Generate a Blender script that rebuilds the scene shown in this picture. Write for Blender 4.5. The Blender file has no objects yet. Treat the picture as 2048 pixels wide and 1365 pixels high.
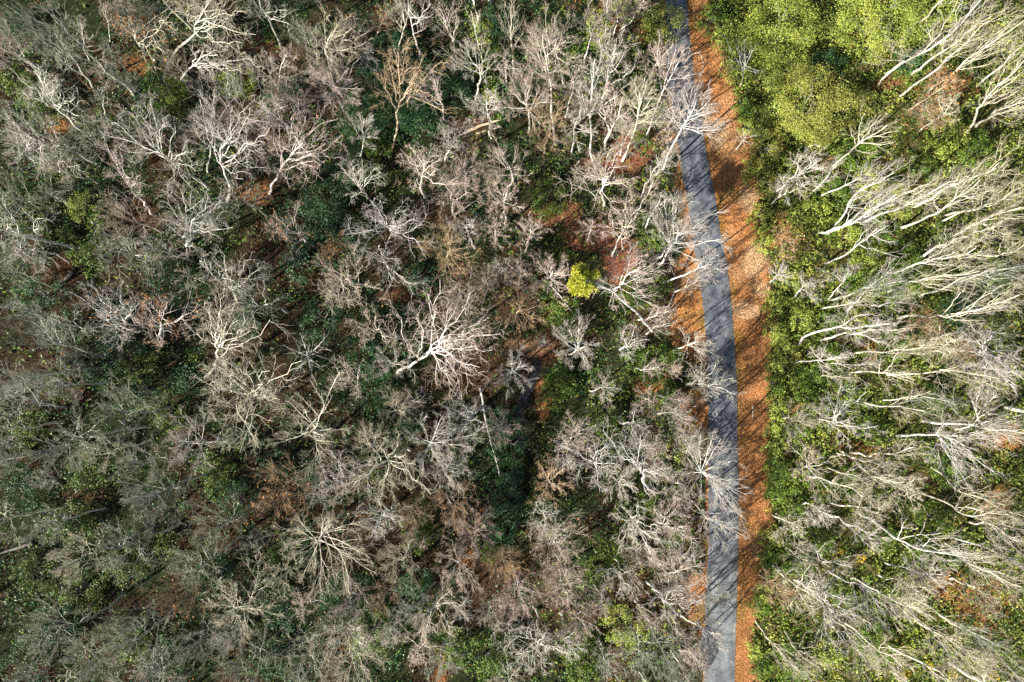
import bpy, math
import numpy as np
from mathutils import Matrix, Vector

# ------------------------------------------------------------------ camera, sky, sun, exposure
S = bpy.context.scene
COL = S.collection
CAM_H, FPX, PW, PH = 91.0, 1365.0, 2048.0, 1365.0
fwd = Vector((-0.019, 0.050, -1.0)).normalized()
rgt = Vector((1, 0, -0.019)); rgt = (rgt - fwd * rgt.dot(fwd)).normalized()
upv = rgt.cross(fwd).normalized()
cd = bpy.data.cameras.new('camera'); cam = bpy.data.objects.new('camera', cd); COL.objects.link(cam)
cam.matrix_world = Matrix(((rgt.x, upv.x, -fwd.x, 0), (rgt.y, upv.y, -fwd.y, 0), (rgt.z, upv.z, -fwd.z, CAM_H), (0, 0, 0, 1)))
cd.sensor_width = 36.0; cd.lens = 36.0 * FPX / PW; cd.clip_start = 1.0; cd.clip_end = 2000.0
S.camera = cam

SUN_EL, SUN_AZ = math.radians(34.0), math.radians(38.0)      # shadows run towards SUN_AZ (from +x, anticlockwise)
wd = bpy.data.worlds.new('World'); S.world = wd; wd.use_nodes = True
nt = wd.node_tree; sky = nt.nodes.new('ShaderNodeTexSky'); sky.sky_type = 'NISHITA'; sky.sun_disc = False
sky.sun_elevation = SUN_EL; sky.sun_rotation = math.radians(232.0)
bg = nt.nodes['Background']; bg.inputs['Strength'].default_value = 0.05
nt.links.new(sky.outputs[0], bg.inputs['Color'])
ld = bpy.data.lights.new('sun', 'SUN'); ld.energy = 5.0; ld.angle = math.radians(0.5); ld.color = (1.0, 0.93, 0.82)
sun = bpy.data.objects.new('sun', ld); COL.objects.link(sun)
sdir = Vector((math.cos(SUN_AZ) * math.cos(SUN_EL), math.sin(SUN_AZ) * math.cos(SUN_EL), -math.sin(SUN_EL)))
sun.rotation_euler = sdir.to_track_quat('-Z', 'Y').to_euler(); sun.location = (-60, -50, 80)
S.view_settings.view_transform = 'Standard'; S.view_settings.look = 'None'
S.view_settings.exposure = 1.6; S.view_settings.gamma = 1.0; S.view_settings.use_curve_mapping = False
S.render.engine = 'CYCLES'; S.cycles.max_bounces = 5; S.cycles.diffuse_bounces = 3; S.cycles.glossy_bounces = 2

RNG = np.random.default_rng(11)
F, Rr, U = (np.array(v) for v in (fwd, rgt, upv))

# ------------------------------------------------------------------ photograph pixels <-> world points
def unproj(px, py, z):
    px, py, z = np.asarray(px, float), np.asarray(py, float), np.asarray(z, float)
    d = F * FPX + Rr * (px - PW / 2)[..., None] - U * (py - PH / 2)[..., None]
    t = (z - CAM_H) / d[..., 2]
    p = d * t[..., None]; p[..., 2] += CAM_H
    return p
def proj(p):
    q = p - np.array((0, 0, CAM_H))
    w = q @ F
    return PW / 2 + FPX * (q @ Rr) / w, PH / 2 - FPX * (q @ U) / w

def sstep(a, b, x):
    t = np.clip((x - a) / (b - a), 0, 1); return t * t * (3 - 2 * t)

def vnoise(x, y, s, seed=0):
    x, y = np.asarray(x, float) / s, np.asarray(y, float) / s
    xi, yi = np.floor(x), np.floor(y); fx, fy = x - xi, y - yi
    fx, fy = fx * fx * (3 - 2 * fx), fy * fy * (3 - 2 * fy)
    def h(a, b):
        v = np.sin(a * 127.1 + b * 311.7 + seed * 74.7) * 43758.5453
        return v - np.floor(v)
    return (h(xi, yi) * (1 - fx) + h(xi + 1, yi) * fx) * (1 - fy) + (h(xi, yi + 1) * (1 - fx) + h(xi + 1, yi + 1) * fx) * fy
def fbm(x, y, s, seed=0):
    return (vnoise(x, y, s, seed) * .55 + vnoise(x, y, s / 2.1, seed + 3) * .3 + vnoise(x, y, s / 4.3, seed + 7) * .15)

CREEK_PX = [(1075, 720), (1062, 765), (1040, 815), (1040, 880), (1030, 950), (1012, 1020), (990, 1090), (965, 1150), (935, 1220), (900, 1300), (880, 1380), (868, 1440)]
CREEK = unproj([p[0] for p in CREEK_PX], [p[1] for p in CREEK_PX], np.full(len(CREEK_PX), -1.8))
def dist_line(x, y, L):
    best = np.full(np.shape(x), 1e9)
    for a, b in zip(L[:-1], L[1:]):
        ax, ay, bx, by = a[0], a[1], b[0], b[1]
        t = np.clip(((x - ax) * (bx - ax) + (y - ay) * (by - ay)) / ((bx - ax) ** 2 + (by - ay) ** 2), 0, 1)
        best = np.minimum(best, np.hypot(x - ax - t * (bx - ax), y - ay - t * (by - ay)))
    return best
def terrain(x, y):
    x, y = np.asarray(x, float), np.asarray(y, float)
    d = dist_line(x, y, CREEK)
    z = -1.2 * np.exp(-(d / 9) ** 2) - 0.75 * np.exp(-(d / 1.3) ** 2)
    a = -(x * .788 + y * .616) - 6
    rise = 0.12 * (np.logaddexp(0, np.minimum(a, 120) / 6) * 6) * sstep(2, -14, x)
    far = sstep(90, 160, np.hypot(x, y))
    z = z + rise * (1 - far) + far * 6
    nr = sstep(6, 14, np.abs(x - 26))
    return z + nr * (fbm(x, y, 14, 2) - .5) * 1.1
def ground_at(px, py):
    px, py = np.asarray(px, float), np.asarray(py, float)
    z = np.zeros(px.shape)
    for _ in range(6):
        p = unproj(px, py, z); z = terrain(p[..., 0], p[..., 1])
    p[..., 2] = z
    return p

# road and verge edges, read along the photograph's rows
ry = np.array([-400, 0, 85, 171, 239, 308, 393, 458, 535, 614, 689, 775, 915, 967, 1070, 1172, 1275, 1365, 1700])
rr = np.array([1371, 1373, 1380, 1389, 1403, 1413, 1430, 1440, 1454, 1464, 1469, 1474, 1475.5, 1477, 1477, 1474, 1471, 1469, 1455])
ly = np.array([-400, 0, 85, 171, 250, 342, 403, 480, 552, 614, 696, 809, 960, 1104, 1207, 1357, 1700])
lx = np.array([1318, 1332, 1326, 1336, 1349, 1363, 1374, 1386, 1399, 1406, 1413, 1416, 1417, 1416, 1410, 1408, 1396])
vy = np.array([-400, 0, 96, 171, 232, 301, 380, 455, 491, 535, 604, 655, 696, 778, 843, 967, 1043, 1138, 1224, 1292, 1365, 1700])
vx = np.array([1412, 1413, 1440, 1461, 1474, 1509, 1520, 1519, 1512, 1539, 1539, 1556, 1534, 1538, 1533, 1533, 1539, 1522, 1515, 1498, 1512, 1500])
xl = lambda y: np.interp(y, ly, lx)
xr = lambda y: np.interp(y, ry, rr)
xv = lambda y: np.interp(y, vy, vx)
lvy = np.array([-400, 300, 380, 480, 540, 640, 700, 740, 800, 850, 900, 1000, 1100, 1200, 1300, 1700])
lvx = np.array([4, 6, 18, 16, 40, 52, 50, 12, 22, 34, 8, 3, 3, 26, 8, 3])
xlv = lambda y: xl(y) - np.interp(y, lvy, lvx)

# bare soil, litter and sand patches: x, y, rx, ry, colour, strength
OR, RD, SA, DB, TA = (.42, .19, .075), (.24, .10, .06), (.62, .47, .33), (.075, .042, .026), (.36, .22, .13)
PATCH = [(1180, 470, 64, 30, RD, 1), (1248, 520, 38, 56, RD, 1), (1220, 330, 56, 26, RD, .8), (1265, 285, 55, 45, RD, .9), (1331, 275, 22, 45, SA, .8),
         (1110, 430, 60, 25, RD, .7), (1215, 40, 30, 50, RD, .7), (1088, 800, 16, 34, OR, .9), (1050, 690, 45, 20, TA, .9), (1300, 772, 36, 14, OR, .9), (1340, 745, 24, 14, OR, .9),
         (1365, 610, 24, 90, OR, 1), (1385, 830, 30, 50, (.26, .11, .035), .9), (1510, 530, 26, 40, SA, .85), (1530, 575, 16, 16, SA, .5), (2010, 880, 46, 30, OR, .7), (1990, 1010, 34, 40, OR, .65),
         (1960, 1210, 74, 48, (.27, .13, .05), .75), (1900, 1180, 40, 40, OR, .6), (880, 1345, 14, 45, OR, .8), (930, 1112, 24, 24, OR, .7), (100, 545, 50, 45, DB, 1), (275, 430, 70, 40, DB, 1),
         (275, 130, 34, 24, (.2, .09, .035), .8), (112, 250, 26, 16, OR, .7), (510, 385, 40, 22, OR, .6), (790, 592, 40, 14, RD, .7), (1720, 905, 40, 22, OR, .7), (1362, 1020, 30, 40, RD, .7),
         (1395, 1195, 18, 50, OR, .8), (1600, 830, 16, 22, OR, .6), (1740, 700, 14, 24, OR, .7), (250, 720, 40, 25, DB, .7), (150, 790, 50, 16, DB, .8), (180, 990, 60, 16, DB, .8), (1860, 165, 60, 30, OR, .5),
         (1770, 170, 26, 14, RD, .8), (1930, 175, 26, 26, OR, .6), (1540, 480, 26, 18, OR, .8), (1560, 455, 18, 30, OR, .5), (1100, 700, 30, 26, RD, .5), (560, 120, 60, 40, DB, .7),
         (1840, 970, 50, 30, DB, .7), (1700, 880, 60, 24, DB, .5), (1640, 330, 40, 22, TA, .5), (700, 200, 50, 30, DB, .6), (1290, 650, 34, 40, DB, .6), (890, 420, 60, 40, DB, .7), (940, 250, 50, 30, DB, .8)]
def patch_masks(px, py, wob):
    out = []
    for x, y, rx, ry_, c, s in PATCH:
        q = np.hypot((px - x) / rx, (py - y) / ry_) + (wob - .5) * .9
        out.append((s * sstep(1.15, .75, q), c))
    return out

# ------------------------------------------------------------------ mesh and object helpers
class Geo:
    def __init__(s): s.v, s.q, s.t, s.a, s.n = [], [], [], [], 0
    def add(s, v, q=None, t=None, a=None):
        v = np.asarray(v, float).reshape(-1, 3)
        if q is not None and len(q): s.q.append(np.asarray(q, int).reshape(-1, 4) + s.n)
        if t is not None and len(t): s.t.append(np.asarray(t, int).reshape(-1, 3) + s.n)
        s.v.append(v); s.a.append(np.zeros(len(v)) if a is None else np.broadcast_to(np.asarray(a, float), (len(v),))); s.n += len(v)
    def mesh(s, name, mat, smooth=True, attr='th'):
        v = np.concatenate(s.v); q = np.concatenate(s.q) if s.q else np.zeros((0, 4), int); t = np.concatenate(s.t) if s.t else np.zeros((0, 3), int)
        me = bpy.data.meshes.new(name)
        me.vertices.add(len(v)); me.vertices.foreach_set('co', v.astype(np.float32).ravel())
        lo = np.concatenate([q.ravel(), t.ravel()]).astype(np.int32)
        me.loops.add(len(lo)); me.loops.foreach_set('vertex_index', lo)
        me.polygons.add(len(q) + len(t))
        me.polygons.foreach_set('loop_start', np.concatenate([np.arange(len(q)) * 4, len(q) * 4 + np.arange(len(t)) * 3]).astype(np.int32))
        me.polygons.foreach_set('use_smooth', np.full(len(q) + len(t), smooth))
        at = me.attributes.new(attr, 'FLOAT', 'POINT'); at.data.foreach_set('value', np.concatenate(s.a).astype(np.float32))
        me.update(); me.validate()
        me.materials.append(mat)
        return me

def nrm(v): return v / np.maximum(np.linalg.norm(v, axis=-1, keepdims=True), 1e-9)
def tubes(g, P, R, sides, cap=False):
    N, K, _ = P.shape
    T = nrm(np.gradient(P, axis=1))
    m = nrm(T.mean(1))
    ref = np.where(np.abs(m[:, 2:3]) > .8, np.array([[1., 0, 0]]), np.array([[0., 0, 1]]))[:, None, :]
    Ux = nrm(np.cross(T, np.broadcast_to(ref, T.shape))); Vx = np.cross(T, Ux)
    a = np.arange(sides) * 2 * math.pi / sides
    v = P[:, :, None] + R[:, :, None, None] * (np.cos(a)[None, None, :, None] * Ux[:, :, None] + np.sin(a)[None, None, :, None] * Vx[:, :, None])
    idx = np.arange(N * K * sides).reshape(N, K, sides); nx = np.roll(idx, -1, axis=2)
    q = np.stack([idx[:, :-1], nx[:, :-1], nx[:, 1:], idx[:, 1:]], -1).reshape(-1, 4)
    t = None
    if cap and sides >= 3:
        t = [(e[0], e[i], e[i + 1]) if k else (e[0], e[i + 1], e[i]) for n in range(N) for k, e in ((0, idx[n, 0]), (1, idx[n, -1])) for i in range(1, sides - 1)]
    g.add(v, q, t, np.repeat(R.reshape(-1), sides))
def cones(g, A, B, r):
    n = len(A); T = nrm(B - A)
    ref = np.where(np.abs(T[:, 2:3]) > .8, np.array([[1., 0, 0]]), np.array([[0., 0, 1]]))
    Ux = nrm(np.cross(T, ref)); Vx = np.cross(T, Ux)
    a = np.arange(3) * 2 * math.pi / 3
    ring = A[:, None] + r[:, None, None] * (np.cos(a)[None, :, None] * Ux[:, None] + np.sin(a)[None, :, None] * Vx[:, None])
    v = np.concatenate([ring, B[:, None]], 1)
    o = np.arange(n)[:, None, None] * 4
    t = (o + np.array([[0, 1, 3], [1, 2, 3], [2, 0, 3]])[None]).reshape(-1, 3)
    g.add(v, None, t, np.repeat(r * .55, 4))
def leaves(g, C, N, size, rng, ar=.5, rnd=None):
    n = len(C)
    N = nrm(N); ax = nrm(np.cross(N, rng.normal(size=(n, 3)))); bx = np.cross(N, ax)
    s = (size * rng.uniform(.65, 1.35, n))[:, None]
    v = np.stack([C - ax * s * .5, C - bx * s * ar * .5 + N * s * .12, C + ax * s * .5, C + bx * s * ar * .5 + N * s * .12], 1)
    o = np.arange(n)[:, None] * 4
    t = np.concatenate([o + np.array([[0, 1, 2]]), o + np.array([[0, 2, 3]])], 0)
    g.add(v, None, t, np.repeat(rng.random(n) if rnd is None else rnd, 4))

def link(name, data, parent=None, loc=None):
    o = bpy.data.objects.new(name, data); COL.objects.link(o)
    if parent is not None: o.parent = parent
    if loc is not None: o.location = loc
    return o
def props(o, label=None, cat=None, group=None, kind=None):
    if label: o['label'] = label
    if cat: o['category'] = cat
    if group: o['group'] = group
    if kind: o['kind'] = kind
def set_mat(o, m):
    o.material_slots[0].link = 'OBJECT'; o.material_slots[0].material = m

# ------------------------------------------------------------------ materials
def new_mat(name, rough=.8, spec=.2):
    m = bpy.data.materials.new(name); m.use_nodes = True
    b = m.node_tree.nodes['Principled BSDF']; b.inputs['Roughness'].default_value = rough; b.inputs['Specular IOR Level'].default_value = spec
    return m, m.node_tree, b
def N(nt, t, **kw):
    n = nt.nodes.new(t)
    for k, v in kw.items(): setattr(n, k, v)
    return n
def ramp(nt, fac, stops):
    r = N(nt, 'ShaderNodeValToRGB'); e = r.color_ramp.elements
    while len(e) < len(stops): e.new(.5)
    for i, (p, c) in enumerate(stops): e[i].position = p; e[i].color = (*c, 1)
    nt.links.new(fac, r.inputs[0]); return r.outputs[0]
def mix(nt, f, a, b, mode='MIX'):
    m = N(nt, 'ShaderNodeMix', data_type='RGBA', blend_type=mode)
    for i, v in ((0, f), (6, a), (7, b)):
        if hasattr(v, 'is_linked') or isinstance(v, bpy.types.NodeSocket): nt.links.new(v, m.inputs[i])
        else: m.inputs[i].default_value = v if i == 0 else (*v, 1)
    return m.outputs[2]
def noise(nt, scale, detail=4, coord='Object', dim=None):
    tc = N(nt, 'ShaderNodeTexCoord'); n = N(nt, 'ShaderNodeTexNoise'); n.inputs['Scale'].default_value = scale; n.inputs['Detail'].default_value = detail
    nt.links.new(tc.outputs[coord], n.inputs['Vector']); return n

def bark_mat(name, bark, twig, dark):
    m, nt, b = new_mat(name, .85, .15)
    at = N(nt, 'ShaderNodeAttribute', attribute_name='th')
    mr = N(nt, 'ShaderNodeMapRange'); mr.inputs[1].default_value = .007; mr.inputs[2].default_value = .020; nt.links.new(at.outputs['Fac'], mr.inputs[0])
    n1 = noise(nt, 2.2, 5); n2 = noise(nt, 9, 3)
    c = mix(nt, mr.outputs[0], twig, bark)
    f = ramp(nt, n1.outputs[0], [(.42, (0, 0, 0)), (.62, (1, 1, 1))])
    c2 = mix(nt, f, dark, c); c3 = mix(nt, .7, c, c2)
    f2 = ramp(nt, n2.outputs[0], [(.3, (.72, .72, .72)), (.7, (1.1, 1.1, 1.1))])
    c4 = mix(nt, 1.0, c3, f2, 'MULTIPLY')
    oi = N(nt, 'ShaderNodeObjectInfo'); c5 = mix(nt, 1.0, c4, oi.outputs['Color'], 'MULTIPLY')
    nt.links.new(c5, b.inputs['Base Color'])
    bp = N(nt, 'ShaderNodeBump'); bp.inputs['Strength'].default_value = .5; bp.inputs['Distance'].default_value = .03
    nt.links.new(n2.outputs[0], bp.inputs['Height']); nt.links.new(bp.outputs[0], b.inputs['Normal'])
    return m
BARK = {'w': bark_mat('white_grey_bark', (.74, .72, .68), (.42, .37, .32), (.30, .29, .26)),
        'k': bark_mat('pinkish_grey_bark', (.76, .71, .66), (.44, .345, .29), (.30, .25, .21)),
        'g': bark_mat('greenish_grey_bark', (.52, .53, .47), (.26, .26, .195), (.18, .19, .15)),  # greenish grey, darker than the white and cream barks
        'c': bark_mat('cream_bark', (.76, .72, .61), (.42, .375, .28), (.33, .31, .22)),
        't': bark_mat('tan_bark', (.54, .44, .32), (.38, .27, .17), (.27, .2, .13)),
        'd': bark_mat('bleached_dead_wood', (.74, .73, .72), (.6, .58, .56), (.45, .44, .43)),
        'l': bark_mat('weathered_grey_wood', (.19, .18, .165), (.16, .15, .13), (.10, .09, .08))}
def leaf_mat(name, stops, rough=.45, spec=.35, trans=.15):
    m, nt, b = new_mat(name, rough, spec)
    at = N(nt, 'ShaderNodeAttribute', attribute_name='th')
    c = ramp(nt, at.outputs['Fac'], stops)
    n = noise(nt, .35, 3, 'Object'); f = ramp(nt, n.outputs[0], [(.3, (.7, .75, .7)), (.7, (1.25, 1.2, 1.1))])
    c = mix(nt, 1.0, c, f, 'MULTIPLY')
    oi = N(nt, 'ShaderNodeObjectInfo'); c = mix(nt, 1.0, c, oi.outputs['Color'], 'MULTIPLY')
    nt.links.new(c, b.inputs['Base Color'])
    tr = N(nt, 'ShaderNodeBsdfTranslucent'); nt.links.new(c, tr.inputs['Color'])
    ms = N(nt, 'ShaderNodeMixShader'); ms.inputs[0].default_value = trans
    nt.links.new(b.outputs[0], ms.inputs[1]); nt.links.new(tr.outputs[0], ms.inputs[2])
    nt.links.new(ms.outputs[0], nt.nodes['Material Output'].inputs['Surface'])
    return m
LEAF = {'dark': leaf_mat('dark_evergreen_leaf', [(0, (.013, .042, .020)), (.6, (.030, .092, .036)), (1, (.085, .18, .05))]),
        'mid': leaf_mat('green_leaf', [(0, (.04, .08, .012)), (.6, (.09, .155, .018)), (1, (.19, .26, .035))]),
        'lime': leaf_mat('yellow_green_leaf', [(0, (.11, .15, .02)), (.5, (.24, .29, .045)), (1, (.42, .45, .13))], trans=.25),
        'olive': leaf_mat('olive_leaf', [(0, (.09, .10, .015)), (.6, (.17, .18, .035)), (1, (.30, .30, .09))]),
        'gold': leaf_mat('yellow_leaf', [(0, (.42, .30, .01)), (1, (.66, .5, .02))]),
        'pine': leaf_mat('pine_needle', [(0, (.20, .23, .015)), (.5, (.40, .41, .035)), (1, (.62, .60, .10))], .5, .3, .2),
        'brown': leaf_mat('dead_brown_leaf', [(0, (.10, .045, .018)), (.5, (.26, .115, .04)), (1, (.42, .22, .09))], .7, .15, .1),
        'litter': leaf_mat('fallen_leaf', [(0, (.17, .07, .03)), (.5, (.38, .175, .07)), (1, (.56, .32, .16))], .75, .1, 0)}

# ------------------------------------------------------------------ ground: one sheet to the horizon
gx = np.concatenate([-np.geomspace(700, 95, 14), np.arange(-90, 90.01, .62), np.geomspace(95, 700, 14)])
gy = np.concatenate([-np.geomspace(700, 70, 14), np.arange(-66, 66.01, .62), np.geomspace(70, 700, 14)])
GX, GY = np.meshgrid(gx, gy); GZ = terrain(GX, GY)
gpx, gpy = proj(np.stack([GX, GY, GZ], -1))
wob = fbm(GX, GY, 2.2, 5); wob2 = fbm(GX, GY, 9, 9)
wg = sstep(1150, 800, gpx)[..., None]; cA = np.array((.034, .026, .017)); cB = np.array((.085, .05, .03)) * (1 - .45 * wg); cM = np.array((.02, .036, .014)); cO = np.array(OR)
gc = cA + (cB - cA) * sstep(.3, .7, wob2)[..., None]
gc = gc + (cM - gc) * (sstep(.38, .62, fbm(GX, GY, 6, 21)) * .85)[..., None]
east = sstep(1420, 1560, gpx)[..., None]
gc = gc + (np.array((.075, .085, .022)) - gc) * east * .75
for s_, c_ in patch_masks(gpx, gpy, wob): gc = gc + (np.array(c_) - gc) * s_[..., None]
w_ = (wob - .5) * 26
vm = sstep(-3, 3, gpx - xl(gpy) + 3) * sstep(8, -4, gpx - xv(gpy) + w_) * ((gpy > -900) & (gpy < 2200))
lm = sstep(8, -4, xlv(gpy) - gpx + w_ * np.clip((xl(gpy) - xlv(gpy)) / 30, 0, 1) + 5) * sstep(6, 0, gpx - xl(gpy) - 4) * np.clip((xl(gpy) - xlv(gpy) - 9) / 12, 0, 1)
oc = cO * (.75 + .5 * wob[..., None]); oc = oc + (np.array((.26, .17, .02)) - oc) * (sstep(14, 2, np.abs(gpx - xr(gpy) - 6)) * .75 * sstep(.35, .6, wob))[..., None]
oc = oc + (np.array((.13, .065, .03)) - oc) * (sstep(.52, .68, fbm(GX, GY, 2.6, 41)) * .65)[..., None]; oc = oc + (np.array((.13, .12, .03)) - oc) * (sstep(.58, .7, fbm(GX, GY, 3.4, 47)) * .6)[..., None]
oc = oc + (np.array((.52, .30, .16)) - oc) * (sstep(.55, .75, fbm(GX, GY, 4.5, 31)) * .55)[..., None]
gc = gc + (oc - gc) * np.maximum(vm, lm * .95)[..., None]
for x, y, rx, ry_ in ((1508, 525, 30, 48), (1528, 582, 18, 18), (1438, 265, 22, 34), (1500, 400, 22, 40), (1490, 620, 30, 16)):
    q = np.hypot((gpx - x) / rx, (gpy - y) / ry_) + (wob - .5) * 1.1
    gc = gc + (np.array((.62, .45, .27)) - gc) * (.8 * sstep(1.1, .5, q))[..., None]
gg = Geo(); ny, nx = GX.shape; ii = np.arange(nx * ny).reshape(ny, nx)
gg.add(np.stack([GX, GY, GZ], -1), np.stack([ii[:-1, :-1], ii[:-1, 1:], ii[1:, 1:], ii[1:, :-1]], -1).reshape(-1, 4))
gm, nt, b = new_mat('forest_floor', .95, .08)
va = N(nt, 'ShaderNodeAttribute', attribute_name='soil')
n1 = noise(nt, 3.2, 6); n2 = noise(nt, 14, 4)
vo = N(nt, 'ShaderNodeTexVoronoi'); vo.inputs['Scale'].default_value = 6.5; tc = N(nt, 'ShaderNodeTexCoord'); nt.links.new(tc.outputs['Object'], vo.inputs['Vector'])
c = mix(nt, 1.0, va.outputs['Color'], ramp(nt, n1.outputs[0], [(.3, (.5, .48, .46)), (.55, (1, 1, 1)), (.75, (1.35, 1.3, 1.2))]), 'MULTIPLY')
c = mix(nt, .8, c, ramp(nt, vo.outputs['Color'], [(.1, (.5, .45, .42)), (.5, (1, 1, 1)), (.95, (1.55, 1.45, 1.3))]), 'MULTIPLY')
nt.links.new(c, b.inputs['Base Color'])
bp = N(nt, 'ShaderNodeBump'); bp.inputs['Strength'].default_value = 1; bp.inputs['Distance'].default_value = .16
ad = N(nt, 'ShaderNodeMath', operation='ADD'); nt.links.new(n2.outputs[0], ad.inputs[0]); nt.links.new(vo.outputs['Distance'], ad.inputs[1])
nt.links.new(ad.outputs[0], bp.inputs['Height']); nt.links.new(bp.outputs[0], b.inputs['Normal'])
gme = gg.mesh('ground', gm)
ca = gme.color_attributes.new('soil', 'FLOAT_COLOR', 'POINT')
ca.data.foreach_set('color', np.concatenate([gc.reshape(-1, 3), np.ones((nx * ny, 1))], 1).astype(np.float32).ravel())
props(link('ground', gme), kind='structure')

# ------------------------------------------------------------------ road: asphalt slab with a broken edge, its dark area and litter
ys = np.arange(-360, 1700, 6.0)
jl = (np.random.default_rng(3).normal(size=len(ys))) * .9; jr = np.random.default_rng(4).normal(size=len(ys)) * .45
fr = np.array([0, .04, .25, .5, .75, .97, 1.0])
PX = (xl(ys) + jl)[:, None] * (1 - fr) + (xr(ys) + jr)[:, None] * fr
P = ground_at(PX, np.repeat(ys[:, None], len(fr), 1)); P[..., 2] += np.array([.05, .06, .085, .1, .085, .06, .05])
g = Geo(); i2 = np.arange(P.shape[0] * P.shape[1]).reshape(P.shape[:2])
g.add(P, np.stack([i2[1:, :-1], i2[1:, 1:], i2[:-1, 1:], i2[:-1, :-1]], -1).reshape(-1, 4))
for e, o in ((0, -1), (-1, 1)):
    A = P[:, e]; Bm = A.copy(); Bm[:, 2] -= .5; Bm[:, 0] += .05 * o
    V = np.stack([A, Bm], 1); k = np.arange(len(A) * 2).reshape(-1, 2)
    q = np.stack([k[:-1, 0], k[1:, 0], k[1:, 1], k[:-1, 1]], -1)
    g.add(V, q if o > 0 else q[:, ::-1])
am, nt, b = new_mat('asphalt', .78, .3)
n1 = noise(nt, .5, 5); n2 = noise(nt, 26, 3); n3 = noise(nt, 3, 5)
c = ramp(nt, n1.outputs[0], [(.3, (.052, .060, .070)), (.5, (.076, .084, .094)), (.7, (.112, .118, .122))])
c = mix(nt, 1.0, c, ramp(nt, n3.outputs[0], [(.35, (.75, .75, .78)), (.65, (1.2, 1.2, 1.18))]), 'MULTIPLY')
c = mix(nt, 1.0, c, ramp(nt, n2.outputs[0], [(.3, (.75, .75, .75)), (.75, (1.25, 1.25, 1.25))]), 'MULTIPLY')
at = N(nt, 'ShaderNodeAttribute', attribute_name='lower_tone'); c = mix(nt, 1.0, c, ramp(nt, at.outputs['Fac'], [(.45, (1.12, 1.16, 1.22)), (.55, (1.5, 1.54, 1.48))]), 'MULTIPLY')
vc = N(nt, 'ShaderNodeTexVoronoi', feature='DISTANCE_TO_EDGE'); vc.inputs['Scale'].default_value = .32; tc2 = N(nt, 'ShaderNodeTexCoord')
mp = N(nt, 'ShaderNodeVectorMath', operation='ADD'); nt.links.new(tc2.outputs['Object'], mp.inputs[0]); nt.links.new(n3.outputs['Color'], mp.inputs[1]); nt.links.new(mp.outputs[0], vc.inputs['Vector'])
ac = N(nt, 'ShaderNodeAttribute', attribute_name='across'); n5 = noise(nt, .9, 5)
wt_ = ramp(nt, ac.outputs['Fac'], [(0, (1.25, 1.12, .95)), (.07, (.92, .90, .88)), (.27, (1.16, 1.16, 1.16)), (.5, (.84, .84, .86)), (.73, (1.16, 1.16, 1.16)), (.93, (.92, .90, .88)), (1, (1.25, 1.12, .95))])
c = mix(nt, 1.0, c, wt_, 'MULTIPLY'); c = mix(nt, 1.0, c, ramp(nt, n5.outputs[0], [(.34, (.66, .67, .72)), (.5, (1, 1, 1)), (.66, (1.22, 1.2, 1.16))]), 'MULTIPLY')
c = mix(nt, 1.0, c, ramp(nt, vc.outputs['Distance'], [(.004, (.45, .45, .48)), (.013, (1, 1, 1))]), 'MULTIPLY')
nt.links.new(c, b.inputs['Base Color'])
bp = N(nt, 'ShaderNodeBump'); bp.inputs['Strength'].default_value = .4; bp.inputs['Distance'].default_value = .02
nt.links.new(n2.outputs[0], bp.inputs['Height']); nt.links.new(bp.outputs[0], b.inputs['Normal'])
rme = g.mesh('road', am); vv = np.zeros(len(rme.vertices) * 3); rme.vertices.foreach_get('co', vv); qx, qy = proj(vv.reshape(-1, 3))
rme.attributes.new('lower_tone', 'FLOAT', 'POINT').data.foreach_set('value', sstep(-14, 14, qy - (1140 - (qx - 1412) * .62)).astype(np.float32))  # paler road tone below a slanting line
rme.attributes.new('across', 'FLOAT', 'POINT').data.foreach_set('value', np.clip((qx - xl(qy)) / (xr(qy) - xl(qy)), 0, 1).astype(np.float32))
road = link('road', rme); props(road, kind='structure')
def road_patch(name, poly, mat, dz):
    p = ground_at(np.array([q[0] for q in poly], float), np.array([q[1] for q in poly], float))
    # follow the camber: 0.05 at the edge to 0.1 in the middle
    f = np.clip((np.array([q[0] for q in poly]) - xl(np.array([q[1] for q in poly]))) / 60., 0, 1)
    p[:, 2] += .05 + .05 * np.sin(f * math.pi) + dz
    g = Geo(); n = len(p); c = p.mean(0); c[2] = max(c[2], p[:, 2].max())
    lowr = p.copy(); lowr[:, 2] -= .12
    t = [(n, i, (i + 1) % n) for i in range(n)]
    t = [(a, c_, b_) for a, b_, c_ in t]
    g.add(np.concatenate([p, c[None], lowr]), [(i, (i + 1) % n, n + 1 + (i + 1) % n, n + 1 + i) for i in range(n)], t)
    o = link(name, g.mesh(name, mat, False)); props(o, kind='structure'); return o
dm, nt, b = new_mat('very_dark_asphalt', .7, .35)
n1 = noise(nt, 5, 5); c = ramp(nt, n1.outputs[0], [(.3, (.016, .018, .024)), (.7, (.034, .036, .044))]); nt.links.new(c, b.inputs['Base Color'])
road_patch('dark_road_area', [(1404, 1262), (1412, 1250), (1428, 1258), (1437, 1280), (1436, 1305), (1424, 1328), (1412, 1342), (1398, 1338), (1396, 1305)], dm, .02)  # near-black area at the left side of the lower road

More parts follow.
